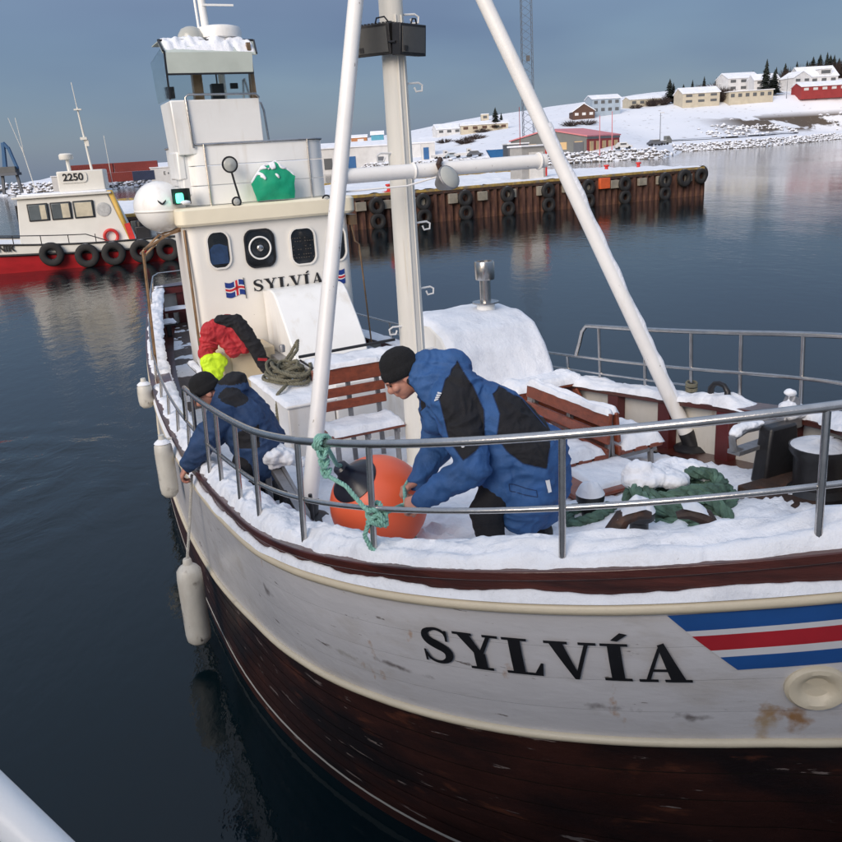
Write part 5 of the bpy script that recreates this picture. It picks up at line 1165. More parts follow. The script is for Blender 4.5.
# ------------------------------------------------------------------ rail of the vessel the picture is taken from
t = thing('neighbouring_ship', 'vessel alongside, showing only its white painted tube railing', 'ship', (-.6, .8, 2.2), 0)
a = Vector((-.62, .885, 3.44)) - t.location; b = Vector((-.385, .745, 3.31)) - t.location; d = (b - a)
q = MB(); q.tube([a - d * 4, a, b, b + d * .9, b + d * 1.1 + Vector((0, 0, -.05))], .0255, 18); q.build('rail_tube', 'white_paint', t)
c_ = a + Vector((-.02, -.055, -.02)); q = MB(); q.tube([c_, c_ + Vector((.01, .02, -.6)), c_ + Vector((.01, .02, -1.2))], .022, 14); q.build('rail_stanchion', 'white_paint', t)
q = MB(); q.tube([a - d * 4 - Vector((0, 0, .42)), b + d * .9 - Vector((0, 0, .42))], .016, 12); q.build('lower_tube', 'white_paint', t)
q = MB(); q.box((-.6, -1.1, .21), (9, 3.6, .14)); q.box((-.6, .62, -1.2), (9, .06, 2.7)); q.build('deck_edge', 'white_paint', t)
q = MB(); q.box((-.6, -4.2, 1.4), (15, 3.0, 3.0)); q.box((-.6, -4.0, -.9), (15, 3.6, 2.4)); q.build('unseen_sun_block', 'white_paint', t)  # unseen block, added behind the camera to shade the lower bow
# ------------------------------------------------------------------ pier
mat('sheet_pile', (.075, .032, .024), .75, var=.45, vsc=1.2, stretch=(1, 1, .4), spots=[((.17, .085, .05), 1.6, .52, .72, (1, 1, .35)), ((.018, .014, .013), 1.1, .58, .72, (1, 1, 1))], bump=.4, bs=6)
mat('concrete', (.24, .22, .18), .85, var=.3, vsc=2, bump=.4, bs=8)
mat('yellow_paint', (.36, .25, .07), .7, var=.35, vsc=3, spots=[((.2, .17, .13), 2.5, .5, .65, (1, 1, 1))])
mat('red_paint', (.55, .025, .02), .5, var=.15)
mat('orange_paint', (.62, .11, .03), .6, var=.15)
PA = Vector((-3.02, 52.19, 0)); PD = Vector((.8995, .4370, 0)); PN = Vector((PD.y, -PD.x, 0))     # along, towards the viewer
PZ = 2.05; PANG = math.atan2(PD.y, PD.x)
pier = thing('pier', 'rusty sheet-pile pier with tyres hung along it and snow on top', 'pier', PA, PANG)
# local x along the pier, y away from the viewer
X0, X1, PWID = -14.0, 28.0, 22.0
q = MB(); q.box(((X0 + X1) / 2, PWID / 2 + .25, .35), (X1 - X0 - .5, PWID - .4, 3.1)); q.build('pier_core', 'concrete', pier)
u = .55; pm_ = MB(); pm_.add([(0, -.0, -1), (.18, -.0, -1), (.27, .20, -1), (.46, .20, -1), (.55, 0, -1), (0, 0, 1.72), (.18, 0, 1.72), (.27, .20, 1.72), (.46, .20, 1.72), (.55, 0, 1.72)], [(0, 1, 6, 5), (1, 2, 7, 6), (2, 3, 8, 7), (3, 4, 9, 8)])
pile = pm_.mesh('sheet_pile', 'sheet_pile', smooth=False)
for i in range(int((X1 - X0) / u)):
    o = bpy.data.objects.new('sheet_pile', pile); COL.objects.link(o); o.parent = pier; o.location = (X0 + i * u, .0, 0)
for i in range(39):
    o = bpy.data.objects.new('sheet_pile', pile); COL.objects.link(o); o.parent = pier; o.location = (X1, .1 + i * u, 0); o.rotation_euler = (0, 0, R(90))
q = MB(); q.box(((X0 + X1) / 2, .28, 1.79), (X1 - X0 + .1, .6, .16)); q.box((X1 - .2, PWID / 2, 1.79), (.6, PWID, .155)); q.build('capping_beam', 'rust_iron', pier)
q = MB(); q.box(((X0 + X1) / 2, .30, 1.955), (X1 - X0, .32, .17)); q.build('kerb_beam', 'yellow_paint', pier, bevel=.02)
random.seed(11)
for i in range(19):
    x = X0 + 1.2 + i * 2.15 + random.uniform(-.3, .3); q = MB(); w_ = random.uniform(.5, .75); q.box((x, -.09, 1.36), (w_, .22, random.uniform(.5, .62))); q.build('timber_fender', 'concrete', pier, bevel=.02)
q = MB(); q.box((18.5, -.12, 1.48), (.85, .25, .72)); q.build('orange_panel', 'orange_paint', pier, bevel=.02)
q = MB()
def f(u, v):
    x = X0 + (X1 - X0) * u; y = .12 + (PWID + .1) * v
    g = fn(x, y, 2, .8) + .6 * fn(x, y, 5, 2.4)
    e = sstep(0, .02, v); h = 1.90 + .12 + (.10 * g + .05) * (1 if .1 < v else .4 + v) + (.05 if v > .022 else -.06 + .14 * max(0, g))
    return Vector((x, y, h * 1.0 if v < .99 else 1.85))
q.grid(f, 240, 60); q.build('pier_snow', 'snow', pier, angle=80)
q = MB(); q.box(((X0 + X1) / 2, PWID - .5, 2.18), (X1 - X0 - 1, .3, .24)); q.build('back_kerb', 'yellow_paint', pier)
def tyre_mesh(Rr, r):
    q = MB(); prof = []
    for i in range(14):
        a = 2 * math.pi * i / 14; c, s_ = math.cos(a), math.sin(a); prof.append((Rr + r * 1.0 * (abs(c) ** .7) * (1 if c > 0 else -1), r * .9 * (abs(s_) ** .6) * (1 if s_ > 0 else -1)))
    q.lathe(prof, 30, Matrix.Rotation(R(90), 4, 'X'), close=True)
    return q.mesh('tyre', 'rubber', angle=50)
tm = tyre_mesh(.36, .155)
def tyre(loc, rz, label, group, sc=1.0, tilt=0):
    o = bpy.data.objects.new('tyre', tm); COL.objects.link(o); o.location = loc; o.rotation_euler = (tilt, 0, rz); o.scale = (sc, sc, sc); return tag(o, label, 'tyre', group)
def pw(x, y, z): return PA + PD * x - PN * y + Vector((0, 0, z))
NOTE = {10.47: 'before the white hut', 13.67: 'under the white hut door', 16.99: 'just before the orange panel', 20.15: 'just past the orange panel', 23.8: 'next to the largest tyre'}
for x in (-12, -8.5, -5.2, -2.0, 1.15, 4.3, 7.3, 10.47, 13.67, 16.99, 20.15, 23.8):
    tyre(pw(x, -.30, 1.33), PANG, 'black tyre hung high on the pier face' + (', ' + NOTE[x] if x in NOTE else ' inward of the white hut'), 'upper row of tyres on the pier', 1.0 if x < 23 else 1.08)
    tyre(pw(x + .02, -.30, .42), PANG, 'black tyre hung low on the pier under another' + (', ' + NOTE[x] if x in NOTE else ', inward of the white hut'), 'lower row of tyres on the pier', .98)
tyre(pw(25.6, -.32, 1.37), PANG, 'large black tyre hung next to the pier corner', None, 1.22); tyre(pw(27.2, -.32, 1.40), PANG, 'black tyre hung right at the pier corner beside another', None, 1.08); tyre(pw(28.42, .9, 1.50), PANG + R(90), 'large black tyre hung round the corner on the pier end', None, 1.2)
def bollard(x, y, label):
    t = thing('pier_bollard', label, 'bollard', pw(x, y, 2.05), PANG, 'red bollards on the pier'); q = MB(); q.lathe([(.24, -.1), (.22, .05), (.14, .10), (.13, .30), (.22, .38), (.22, .46), (.001, .48)], 14); q.box((0, 0, .0), (.8, .4, .1)); q.build('bollard_post', 'red_paint', t)
for x, y, l_ in ((2.6, .9, 'red mooring bollard on the snowy pier, nearest the boat mast'), (11.6, 9.5, 'red mooring bollard on the pier beside the white hut'), (22.5, 14, 'red mooring bollard in mid pier, beyond the orange panel'), (23.6, 6.0, 'low red mooring bollard between the orange panel and the pier corner'), (27.2, 6.5, 'red mooring bollard at the outer corner of the pier')): bollard(x, y, l_)
t = thing('pier_hut', 'white hut with a red lifebuoy standing on the snowy pier', 'hut', pw(14.35, 3.0, 2.0), PANG)
mat('hut_white', (.66, .64, .60), .6, var=.08); mat('hut_grey', (.35, .34, .32), .6, var=.1)
q = MB(); q.box((0, 0, 1.1), (2.0, 1.5, 2.2)); q.build('hut_wall', 'hut_grey', t); q = MB(); q.box((.15, -.77, .95), (1.15, .06, 1.75)); q.build('hut_door', 'hut_white', t); q = MB(); q.box((0, 0, 2.25), (2.3, 1.8, .12)); q.build('hut_roof', 'snow', t, bevel=.03)
q = MB(); q.torus((-.72, -.80, 1.05), .22, .06, Matrix.Rotation(R(90), 4, 'X'), 20, 8); q.build('lifebuoy', 'red_paint', t)
q = MB(); q.box((.98, -.72, 1.1), (.12, .12, 1.8)); q.build('corner_post', 'red_paint', t)

# ------------------------------------------------------------------ red and white boat moored beyond
mat('window_pale', (.42, .38, .28), .15, var=.5, vsc=2.2, spots=[((.05, .05, .05), 1.6, .5, .6, (1.5, 1, 1)), ((.5, .5, .48), 3, .6, .7, (1, 1, 1))])
mat('glass_grey', (.10, .12, .13), .12, var=.3, vsc=1); mat('w_curtain', (.55, .50, .38), .7, var=.15, vsc=3)
mat('boat_red', (.40, .016, .022), .4, var=.18, vsc=1, stretch=(1, 1, 3)); mat('boat_white', (.70, .69, .64), .4, var=.05, vsc=1)
TA = Vector((-16.2, 42.3, 0)); TANG = R(12)
tug = thing('harbour_boat', 'red and white harbour boat numbered 2250 with tyres along its side', 'boat', TA, TANG)
# local x to the right (aft), y away; bow at -9, stern at +6.6
def thb(x): 
    u = (x + 9.2) / 15.8; return 2.1 * (1 - (1 - min(u / .42, 1)) ** 2.2) ** .8 * (1 - .12 * max(0, (u - .7) / .3) ** 2)
def tz(x): return 1.08 + .85 * max(0, (-x + 1.5) / 10.5) ** 1.6
def tgrid(z0, z1, off=0):
    q = MB()
    for sd in (-1, 1):
        q.grid(lambda u, v, sd=sd: (lambda x: Vector((x, sd * (thb(x) * (.86 + .14 * min(1, max(0, (z0(x) + (z1(x) - z0(x)) * v + .4) / 1.2))) + off), z0(x) + (z1(x) - z0(x)) * v)))(-9.2 + 15.8 * u), 40, 4)
    q.grid(lambda u, v: Vector((6.6, (2 * u - 1) * (thb(6.6) + off), z0(6.6) + (z1(6.6) - z0(6.6)) * v)), 6, 2)
    return q
tgrid(lambda x: -.5, lambda x: tz(x) - .42 - .25 * max(0, (-x - 1) / 8)).build('lower_hull', 'boat_red', tug)
tgrid(lambda x: tz(x) - .42 - .25 * max(0, (-x - 1) / 8), lambda x: tz(x)).build('upper_hull', 'boat_white', tug)
q = MB(); 
for sd in (-1, 1): q.tube([(x, sd * (thb(x) + .03), tz(x) - .40 - .25 * max(0, (-x - 1) / 8)) for x in [-9.2 + 15.8 * i / 40 for i in range(41)]], .06, 6)
for sd in (-1, 1): q.tube([(x, sd * (thb(x) + .02), tz(x) + .02) for x in [-9.2 + 15.8 * i / 40 for i in range(41)]], .045, 6)
q.build('fender_belt', 'black_paint', tug)
q = MB(); q.grid(lambda u, v: Vector((-9.1 + 15.7 * u, (2 * v - 1) * thb(-9.1 + 15.7 * u) * .97, tz(-9.1 + 15.7 * u) - .06)), 30, 6); q.build('boat_deck', 'snow', tug)
q = MB(); q.add([(-2.35, -1.45, 1.1), (2.6, -1.45, 1.0), (2.6, 1.45, 1.0), (-2.35, 1.45, 1.1), (-2.15, -1.30, 3.25), (1.85, -1.30, 3.25), (1.85, 1.30, 3.25), (-2.15, 1.30, 3.25)], [(3, 2, 1, 0), (4, 5, 6, 7), (0, 1, 5, 4), (1, 2, 6, 5), (2, 3, 7, 6), (3, 0, 4, 7)]); cab = q.build('cabin', 'boat_white', tug, bevel=.04)
q = MB(); q.box((-.15, 0, 3.30), (4.4, 2.9, .10)); q.build('cabin_roof', 'boat_white', cab, bevel=.03)
q = MB(); q.box((-.15, 0, 3.40), (4.0, 2.5, .10)); q.build('roof_snow', 'snow', cab, bevel=.05)
for x in (-1.3, -.29, .72):
    q = MB(); q.box((x, -1.385, 2.62), (.92, .07, .80)); fr_ = q.build('window', 'black_paint', cab, bevel=.03); q = MB(); q.box((x, -1.412, 2.62), (.82, .06, .70)); q.build('pane', 'glass_grey', fr_, bevel=.03); q = MB(); q.box((x + (.22, .2, 0)[int(x + 1.4)], -1.43, 2.62), ((.25, .34, .74)[int(x + 1.4)], .06, .64)); q.build('curtain', 'w_curtain', fr_)
q = MB(); q.box((-2.28, -.6, 2.6), (.08, 1.0, .75)); q.build('window', 'glass_dark', cab)
q = MB(); q.lathe([(.30, 0), (.33, .02), (.30, .03), (.24, .03), (.001, .03)], 24, Matrix.Translation((1.58, -1.365, 2.55)) @ Matrix.Rotation(R(90), 4, 'X')); q.build('round_emblem', 'emblem_grey', cab)
q = MB(); q.box((.75, -.2, 3.9), (2.1, 1.5, .95)); q.build('upper_casing', 'boat_white', tug, bevel=.06)
tx_ = lambda x, y, z: Matrix.Translation((x, y, z)) @ Matrix.Rotation(R(90), 4, 'X')
q = MB(); q.prism(rrect(1.25, .50, .18), .04, tx_(.42, -.96, 4.08)); q.build('number_board', 'boat_white', tug)
text_obj('2250', .46, .012, 'black_letter', tug, tx_(.42, -1.02, 4.08), 'registration_number', bold=.008)
text_obj('PNIR', .46, .012, 'black_letter', tug, tx_(-2.95, -2.16, 1.15) @ Matrix.Rotation(R(-1), 4, 'Z'), 'name_lettering', bold=.01)
q = MB(); q.tube([(1.25, 0, 3.3), (1.0, 0, 7.2)], [.07, .04], 8); q.tube([(1.0, 0, 7.1), (.93, 0, 8.3)], .02, 6); q.box((1.02, 0, 7.1), (.34, .3, .06)); q.box((1.08, -.1, 5.8), (.3, .3, .12)); q.box((1.2, -.1, 5.6), (.14, .14, .3)); q.tube([(2.0, .3, 3.3), (1.95, .3, 5.9)], .015, 5); q.build('boat_mast', 'boat_white', tug)
q = MB(); q.tube([(.2, 0, 3.3), (.15, 0, 4.95)], .09, 8); q.lathe([(.30, 0), (.33, .05), (.33, .22), (.26, .28), (.001, .29)], 18, Matrix.Translation((.12, 0, 4.9))); q.build('boat_radar', 'boat_white', tug)
q = MB(); q.tube([(-1.5, .2, 3.3), (-1.8, .2, 5.6)], .02, 5); q.tube([(-1.75, .25, 5.2), (-2.15, .25, 6.9)], .014, 5); q.tube([(-1.75, .3, 5.2), (-1.85, .3, 6.9)], .014, 5); q.build('whip_aerials', 'boat_white', tug)
q = MB(); q.add([(2.55, -1.46, 1.0), (2.75, -1.46, 1.0), (2.10, -1.32, 3.4), (1.86, -1.32, 3.4)], [(0, 1, 2, 3)]); o_ = q.build('engine_strut', 'yellow_strut', tug); so = o_.modifiers.new('s', 'SOLIDIFY'); so.thickness = .1
q = MB(); q.box((2.62, -1.50, 1.45), (.26, .06, .8), Matrix.Rotation(-.2, 3, 'Y')); q.build('red_locker', 'red_paint', tug)
q = MB(); q.torus((1.75, -1.56, 1.30), .30, .075, Matrix.Rotation(R(90), 4, 'X'), 24, 8); q.build('lifebuoy', 'red_paint', tug)
q = MB(); q.box((3.2, -1.1, 1.35), (.7, .7, .6)); q.lathe([(.2, 0), (.2, .3), (.001, .35)], 12, Matrix.Translation((3.1, -1.2, 1.6))); q.build('towing_winch', 'black_paint', tug, bevel=.05)
q = MB(); q.tube([(-9.0, -.2, 2.6)] + [(x, -thb(x) + .1, tz(x) + .42) for x in [-8.8 + .5 * i for i in range(20)]] + [(1.6, -2.0, 1.15)], .025, 6)
for x in [-8.5 + 1.2 * i for i in range(9)]: q.tube([(x, -thb(x) + .1, tz(x)), (x, -thb(x) + .1, tz(x) + .42)], .022, 6)
q.build('boat_guard_rail', 'black_paint', tug)
q = MB(); q.box((4.3, .2, 1.35), (1.8, 1.6, .6)); q.build('aft_casing', 'boat_white', tug, bevel=.1)
TM = Matrix.Translation(TA) @ Matrix.Rotation(TANG, 4, 'Z')
for i, x in enumerate((-.9, .63, 1.82, 3.1, 4.3)):
    tyre(TM @ Vector((x, -thb(x) - .16, (.74, .55, .55, .55, .52)[i])), TANG, 'black tyre on the harbour boat ' + ('under its middle window', 'between the last window and the lifebuoy', 'below the lifebuoy', 'beside the winch', 'hung furthest aft')[i], 'tyres along the harbour boat', 1.08)

# ------------------------------------------------------------------ far shore
SH = [(-140, 330), (-60, 300), (-22, 293), (10, 250), (30, 213), (60, 206), (70, 230), (89, 285), (115, 284), (180, 361), (300, 430), (500, 520)]
MID = [(-.1, 6), (0, 10), (.074, 13.5), (.22, 17), (.39, 19), (.52, 20.5), (.7, 22)]
RID = [(-.16, 9), (-.1, 12), (0, 17.5), (.074, 22.5), (.22, 28.5), (.34, 32.5), (.52, 36), (.7, 38)]
def ground(x, y):
    ys = lerp_t(SH, x); d = y - ys
    if d < 0: return max(-1.5, d * .5)
    a = x / max(y, 1); y1 = min(ys + 22, 395)
    if y < y1: return min(d / 5, 1) * 2.2 + (max(0, d - 5) / max(y1 - ys - 5, 1) * 1.2 if d > 5 else 0)
    m = lerp_t(MID, a); r = lerp_t(RID, a)
    if y < 400: return 3.4 + (m - 3.4) * ((y - y1) / max(400 - y1, 1)) ** 1.3
    if y < 520: return m + (r - m) * (y - 400) / 120
    return r - (y - 520) * .03
def terrain_mat():
    m = bpy.data.materials.new('terrain'); MT['terrain'] = m; m.use_nodes = True; n = m.node_tree; b = n.nodes['Principled BSDF']; L = n.links.new
    tcn = n.nodes.new('ShaderNodeTexCoord')
    def nz(sc, st, det=5):
        mp = n.nodes.new('ShaderNodeMapping'); mp.inputs['Scale'].default_value = st; t = n.nodes.new('ShaderNodeTexNoise'); t.inputs['Scale'].default_value = sc; t.inputs['Detail'].default_value = det; L(tcn.outputs['Object'], mp.inputs[0]); L(mp.outputs[0], t.inputs['Vector']); return t.outputs['Fac']
    def mr(f, a, c, to=(0, 1)):
        x = n.nodes.new('ShaderNodeMapRange'); x.inputs['From Min'].default_value = a; x.inputs['From Max'].default_value = c; x.inputs['To Min'].default_value = to[0]; x.inputs['To Max'].default_value = to[1]; L(f, x.inputs['Value']); return x.outputs[0]
    def ml(a, c):
        x = n.nodes.new('ShaderNodeMath'); x.operation = 'MULTIPLY'; L(a, x.inputs[0]); L(c, x.inputs[1]); return x.outputs[0]
    def mix(f, a, c):
        x = n.nodes.new('ShaderNodeMix'); x.data_type = 'RGBA'; L(f, x.inputs[0])
        if isinstance(a, tuple): x.inputs[6].default_value = (*a, 1)
        else: L(a, x.inputs[6])
        x.inputs[7].default_value = (*c, 1); return x.outputs[2]
    sx = n.nodes.new('ShaderNodeSeparateXYZ'); L(tcn.outputs['Object'], sx.inputs[0])
    # bare earth showing on the steep bank on the right, tufts of grass elsewhere
    band = ml(mr(sx.outputs['Z'], 3.6, 5.0), mr(sx.outputs['Z'], 12.5, 10.0)); right = mr(sx.outputs['X'], 118, 140)
    earth = ml(ml(band, right), mr(nz(.06, (1, 1, 3)), .43, .48))
    c = mix(earth, (.80, .82, .87), (.10, .075, .055))
    tuft = mr(nz(.35, (1, 1, 2.5), 8), .63, .70, (0, .6)); c = mix(tuft, c, (.22, .19, .16))
    L(c, b.inputs['Base Color']); b.inputs['Roughness'].default_value = .85
terrain_mat()
q = MB()
XS = [-150 + 5 * i for i in range(131)]; YS = [195 + 4.5 * i for i in range(75)] + [540 + 40 * i for i in range(12)]
vs_ = [(x, y, ground(x, y) + (.35 * fn(x, y, 0, .06) + .2 * fn(x, y, 3, .2)) * sstep(6, 30, y - lerp_t(SH, x))) for x in XS for y in YS]; nY = len(YS)
q.add(vs_, [(i * nY + j, (i + 1) * nY + j, (i + 1) * nY + j + 1, i * nY + j + 1) for i in range(len(XS) - 1) for j in range(nY - 1)])
o = q.build('hillside', 'terrain', angle=60); o['kind'] = 'structure'
# shore road, a sheet lying on the slope
mat('road_snow', (.42, .43, .46), .8, var=.2, vsc=.3)
q = MB(); rx = [70 + 6 * i for i in range(40)]
def road(u, v):
    x = 72 + 88 * u; y = lerp_t(SH, x) + 20 + 3.5 * v; return Vector((x, y, ground(x, y) + .5))
q.grid(road, 60, 1); o = q.build('shore_road', 'road_snow'); o['kind'] = 'structure'
# riprap along the water
mat('riprap', (.14, .13, .125), .85, var=.5, vsc=.6, snowtop=(.50, .9, .45))
random.seed(21); q = MB(); ico = [Vector(v) for v in ((0, 0, 1), (.9, 0, .3), (.28, .85, .35), (-.73, .52, .3), (-.72, -.53, .33), (.28, -.86, .3), (.7, .5, -.5), (-.3, .85, -.4), (-.9, 0, -.45), (-.28, -.85, -.4), (.72, -.5, -.45))]
icf = [(0, 1, 2), (0, 2, 3), (0, 3, 4), (0, 4, 5), (0, 5, 1), (1, 6, 2), (2, 6, 7), (2, 7, 3), (3, 7, 8), (3, 8, 4), (4, 8, 9), (4, 9, 5), (5, 9, 10), (5, 10, 1), (1, 10, 6)]
def rock(q, x, y, z, r):
    a = random.uniform(0, 6.28); c_, s_ = math.cos(a), math.sin(a); k = [random.uniform(.7, 1.3) for _ in range(3)]
    q.add([(x + r * (v.x * k[0] * c_ - v.y * s_), y + r * (v.x * k[0] * s_ + v.y * c_ * k[1]), z + r * v.z * k[2] * .8) for v in ico], icf)
for i in range(3600):
    x = random.uniform(-30, 330); ys = lerp_t(SH, x); d = random.uniform(-.6, 5.0 if x < 60 or x > 84 else 2.5)
    if 62 < x < 84 and random.random() < .8: continue
    rock(q, x, ys + d, max(0, d) * .44 + random.uniform(-.1, .3), random.uniform(.22, .75))
for i in range(900):
    x = random.uniform(110, 240); y = lerp_t(SH, x) + random.uniform(22, 60)
    if fn(x, y * 2, 0, .05) > .08 and ground(x, y) < 10.5: rock(q, x, y, ground(x, y), random.uniform(.5, 1.2))
o = q.build('shore_boulders', 'riprap', smooth=False); o['kind'] = 'stuff'; tag(o, 'snow-dusted boulders piled along the far shoreline', 'boulders')
# left breakwater
q = MB()
def bwp(u, v): x = -260 + 205 * u; y = 226 + 45 * u + 16 * v + 3 * fn(x, 0, 0, .1); return Vector((x, y, (-.5 + 3.1 * sstep(0, .4, v) - .4 * sstep(.7, 1, v)) + .25 * fn(x, y, 0, .3)))
q.grid(bwp, 60, 10); o = q.build('breakwater', 'terrain'); o['kind'] = 'structure'
q = MB(); random.seed(5)
for i in range(1000):
    u = random.uniform(.2, 1); v = random.uniform(0, .42); p = bwp(u, v); rock(q, p.x, p.y - .3, p.z + random.uniform(0, .4), random.uniform(.4, 1.0))
o = q.build('breakwater_boulders', 'riprap', smooth=False); o['kind'] = 'stuff'; tag(o, 'snow-dusted boulders facing the breakwater behind the harbour boat', 'boulders')

# buildings -----------------------------------------------------------
for nm, c in (('w_white', (.62, .62, .62)), ('w_cream', (.50, .45, .35)), ('w_grey', (.16, .17, .17)), ('w_brown', (.09, .045, .03)), ('w_blue', (.33, .40, .47)), ('w_red', (.30, .035, .035)), ('r_snow', (.80, .82, .87)), ('r_redsnow', (.62, .22, .24)), ('w_orange', (.38, .16, .06)), ('w_teal', (.08, .30, .40)), ('door_yellow', (.60, .42, .22)), ('d_blue', (.03, .12, .30)), ('win', (.10, .105, .11)), ('container_red', (.20, .03, .025)), ('container_blue', (.03, .045, .10)), ('blue_hull', (.02, .14, .38)), ('steel_grey', (.11, .12, .14)), ('crane_blue', (.035, .11, .24))):
    mat(nm, c, .7, var=.10, vsc=.5)
def building(name, label, cat, x, y, w_, d_, h_, roof, wall, roofm, rz=0, wins=0, rows=1, doors=(), group=None, winm='win', z=None, ridge='x', over=.4):
    z = ground(x, y) - .4 if z is None else z
    t = thing(name, label, cat, (x, y, z), rz, group); h_ += .4
    q = MB(); q.box((0, 0, h_ / 2 - 1.2), (w_, d_, h_ + 2.4))
    if roof > 0 and ridge == 'y': q.add([(-w_ / 2, -d_ / 2, h_), (w_ / 2, -d_ / 2, h_), (0, -d_ / 2, h_ + roof), (-w_ / 2, d_ / 2, h_), (w_ / 2, d_ / 2, h_), (0, d_ / 2, h_ + roof)], [(0, 1, 2), (5, 4, 3)])
    if roof > 0 and ridge == 'x': q.add([(-w_ / 2, -d_ / 2, h_), (-w_ / 2, d_ / 2, h_), (-w_ / 2, 0, h_ + roof), (w_ / 2, -d_ / 2, h_), (w_ / 2, d_ / 2, h_), (w_ / 2, 0, h_ + roof)], [(0, 1, 2), (5, 4, 3)])
    q.build('wall', wall, t, smooth=False)
    q = MB(); o_ = over; tk = .3
    if roof <= 0: q.box((0, 0, h_ + .15), (w_ + o_, d_ + o_, .3))
    elif ridge == 'x':
        for sd in (-1, 1): k = roof / (d_ / 2); q.add([(-w_ / 2 - o_, sd * (d_ / 2 + o_), h_ - k * o_), (w_ / 2 + o_, sd * (d_ / 2 + o_), h_ - k * o_), (w_ / 2 + o_, 0, h_ + roof), (-w_ / 2 - o_, 0, h_ + roof), (-w_ / 2 - o_, sd * (d_ / 2 + o_), h_ - k * o_ + tk), (w_ / 2 + o_, sd * (d_ / 2 + o_), h_ - k * o_ + tk), (w_ / 2 + o_, 0, h_ + roof + tk), (-w_ / 2 - o_, 0, h_ + roof + tk)], [(0, 1, 2, 3), (4, 5, 6, 7), (0, 1, 5, 4), (1, 2, 6, 5), (2, 3, 7, 6), (3, 0, 4, 7)])
    else:
        for sd in (-1, 1): k = roof / (w_ / 2); q.add([(sd * (w_ / 2 + o_), -d_ / 2 - o_, h_ - k * o_), (sd * (w_ / 2 + o_), d_ / 2 + o_, h_ - k * o_), (0, d_ / 2 + o_, h_ + roof), (0, -d_ / 2 - o_, h_ + roof), (sd * (w_ / 2 + o_), -d_ / 2 - o_, h_ - k * o_ + tk), (sd * (w_ / 2 + o_), d_ / 2 + o_, h_ - k * o_ + tk), (0, d_ / 2 + o_, h_ + roof + tk), (0, -d_ / 2 - o_, h_ + roof + tk)], [(0, 1, 2, 3), (4, 5, 6, 7), (0, 1, 5, 4), (1, 2, 6, 5), (2, 3, 7, 6), (3, 0, 4, 7)])
    q.build('roof', roofm, t, smooth=False)
    for r in range(rows):
        for i in range(wins):
            q = MB(); ww = w_ / wins * .5; q.box((-w_ / 2 + w_ * (i + .5) / wins, -d_ / 2 - .04, .4 + (h_ - .4) * (r + .55) / rows), (ww, .16, (h_ - .4) / rows * .42)); q.build('window', winm, t, smooth=False)
    for dx, dw, dh, dm_ in doors:
        q = MB(); q.box((dx, -d_ / 2 - .06, .4 + dh / 2), (dw, .2, dh)); q.build('door', dm_, t, smooth=False)
    return t
G_ = 'houses on the snowy hill'
building('house', 'small dark brown gabled house on the snowy hill', 'house', 79.0, 392, 9.5, 9, 2.6, 3.0, 'w_brown', 'r_snow', 0, 3, 1, (), G_, 'w_white', ridge='y')
building('house', 'three-storey pale blue-grey house behind the brown gabled house', 'house', 89.5, 398, 13, 9, 6.2, 1.6, 'w_blue', 'r_snow', .15, 4, 2, (), G_)
building('house', 'long cream house beyond the lamp post, half hidden by shrubs', 'house', 113, 420, 16, 8, 3.0, 1.4, 'w_cream', 'r_snow', .2, 4, 1, (), G_)
building('house', 'two-storey cream house with a white gable beside the dark shrubs', 'house', 132, 400, 17, 10, 4.6, 2.4, 'w_cream', 'r_snow', .1, 3, 2, (), G_)
building('house', 'long low beige house on the bank top', 'house', 154.5, 400, 20, 9, 3.4, 0, 'w_cream', 'r_snow', .05, 6, 1, (), G_, over=1.0)
building('house', 'large white gable-ended house above the beige house', 'house', 168, 448, 17, 11, 6.2, 2.6, 'w_white', 'r_snow', .2, 3, 2, (), G_)
building('house', 'white house half behind the round dark conifer', 'house', 176, 436, 12, 9, 5.2, 2.6, 'w_white', 'r_snow', .0, 2, 2, (), G_)
building('house', 'white house between the round conifer and the dormered house', 'house', 187, 425, 10, 9, 5.4, 2.6, 'w_white', 'r_snow', .3, 2, 2, (), G_, ridge='y')
t = building('house', 'big white house with a wide snowy roof and dormer above the red house', 'house', 201, 438, 19, 12, 4.2, 4.6, 'w_white', 'r_snow', .1, 4, 1, (), G_)
q = MB(); q.box((3, -4.2, 6.4), (6, 3.5, 2.6)); dm_ = q.build('dormer', 'w_white', t, smooth=False); q = MB(); q.box((3, -6.0, 6.4), (4.6, .2, 1.5)); q.build('window', 'win', dm_, smooth=False); q = MB(); q.box((3, -4.2, 7.85), (7, 4.2, .35)); q.build('roof', 'r_snow', dm_, smooth=False)
building('house', 'long red house with a snowy roof on the bank', 'house', 192, 402, 30, 9, 2.5, 1.8, 'w_red', 'r_snow', .08, 7, 1, (), G_, 'w_white')
building('house', 'long low cream house left of the lattice mast', 'house', 34.6, 380, 20, 8, 2.6, 1.2, 'w_cream', 'r_snow', 0, 5, 1, (), G_, 'w_brown')
building('house', 'tiny cream hut on the skyline', 'house', 43.5, 470, 4, 4, 3.0, 0, 'w_cream', 'r_snow', 0, 1, 1, (), G_, over=.1)
building('house', 'low white house with a shallow roof up from the blue cabin', 'house', 19.5, 396, 11, 9, 2.4, 2.0, 'w_white', 'r_snow', .2, 3, 1, (), G_)
building('shed', 'low orange-brown shed on the far hill left of the mast', 'shed', -25.4, 466, 13, 8, 3.2, 1.2, 'w_orange', 'r_snow', .0, 2, 1, (), None, 'w_white')
building('shed', 'turquoise shed beside the orange shed on the hill', 'shed', -12.5, 434, 6, 6, 4.0, 1.4, 'w_teal', 'r_snow', .0, 0)
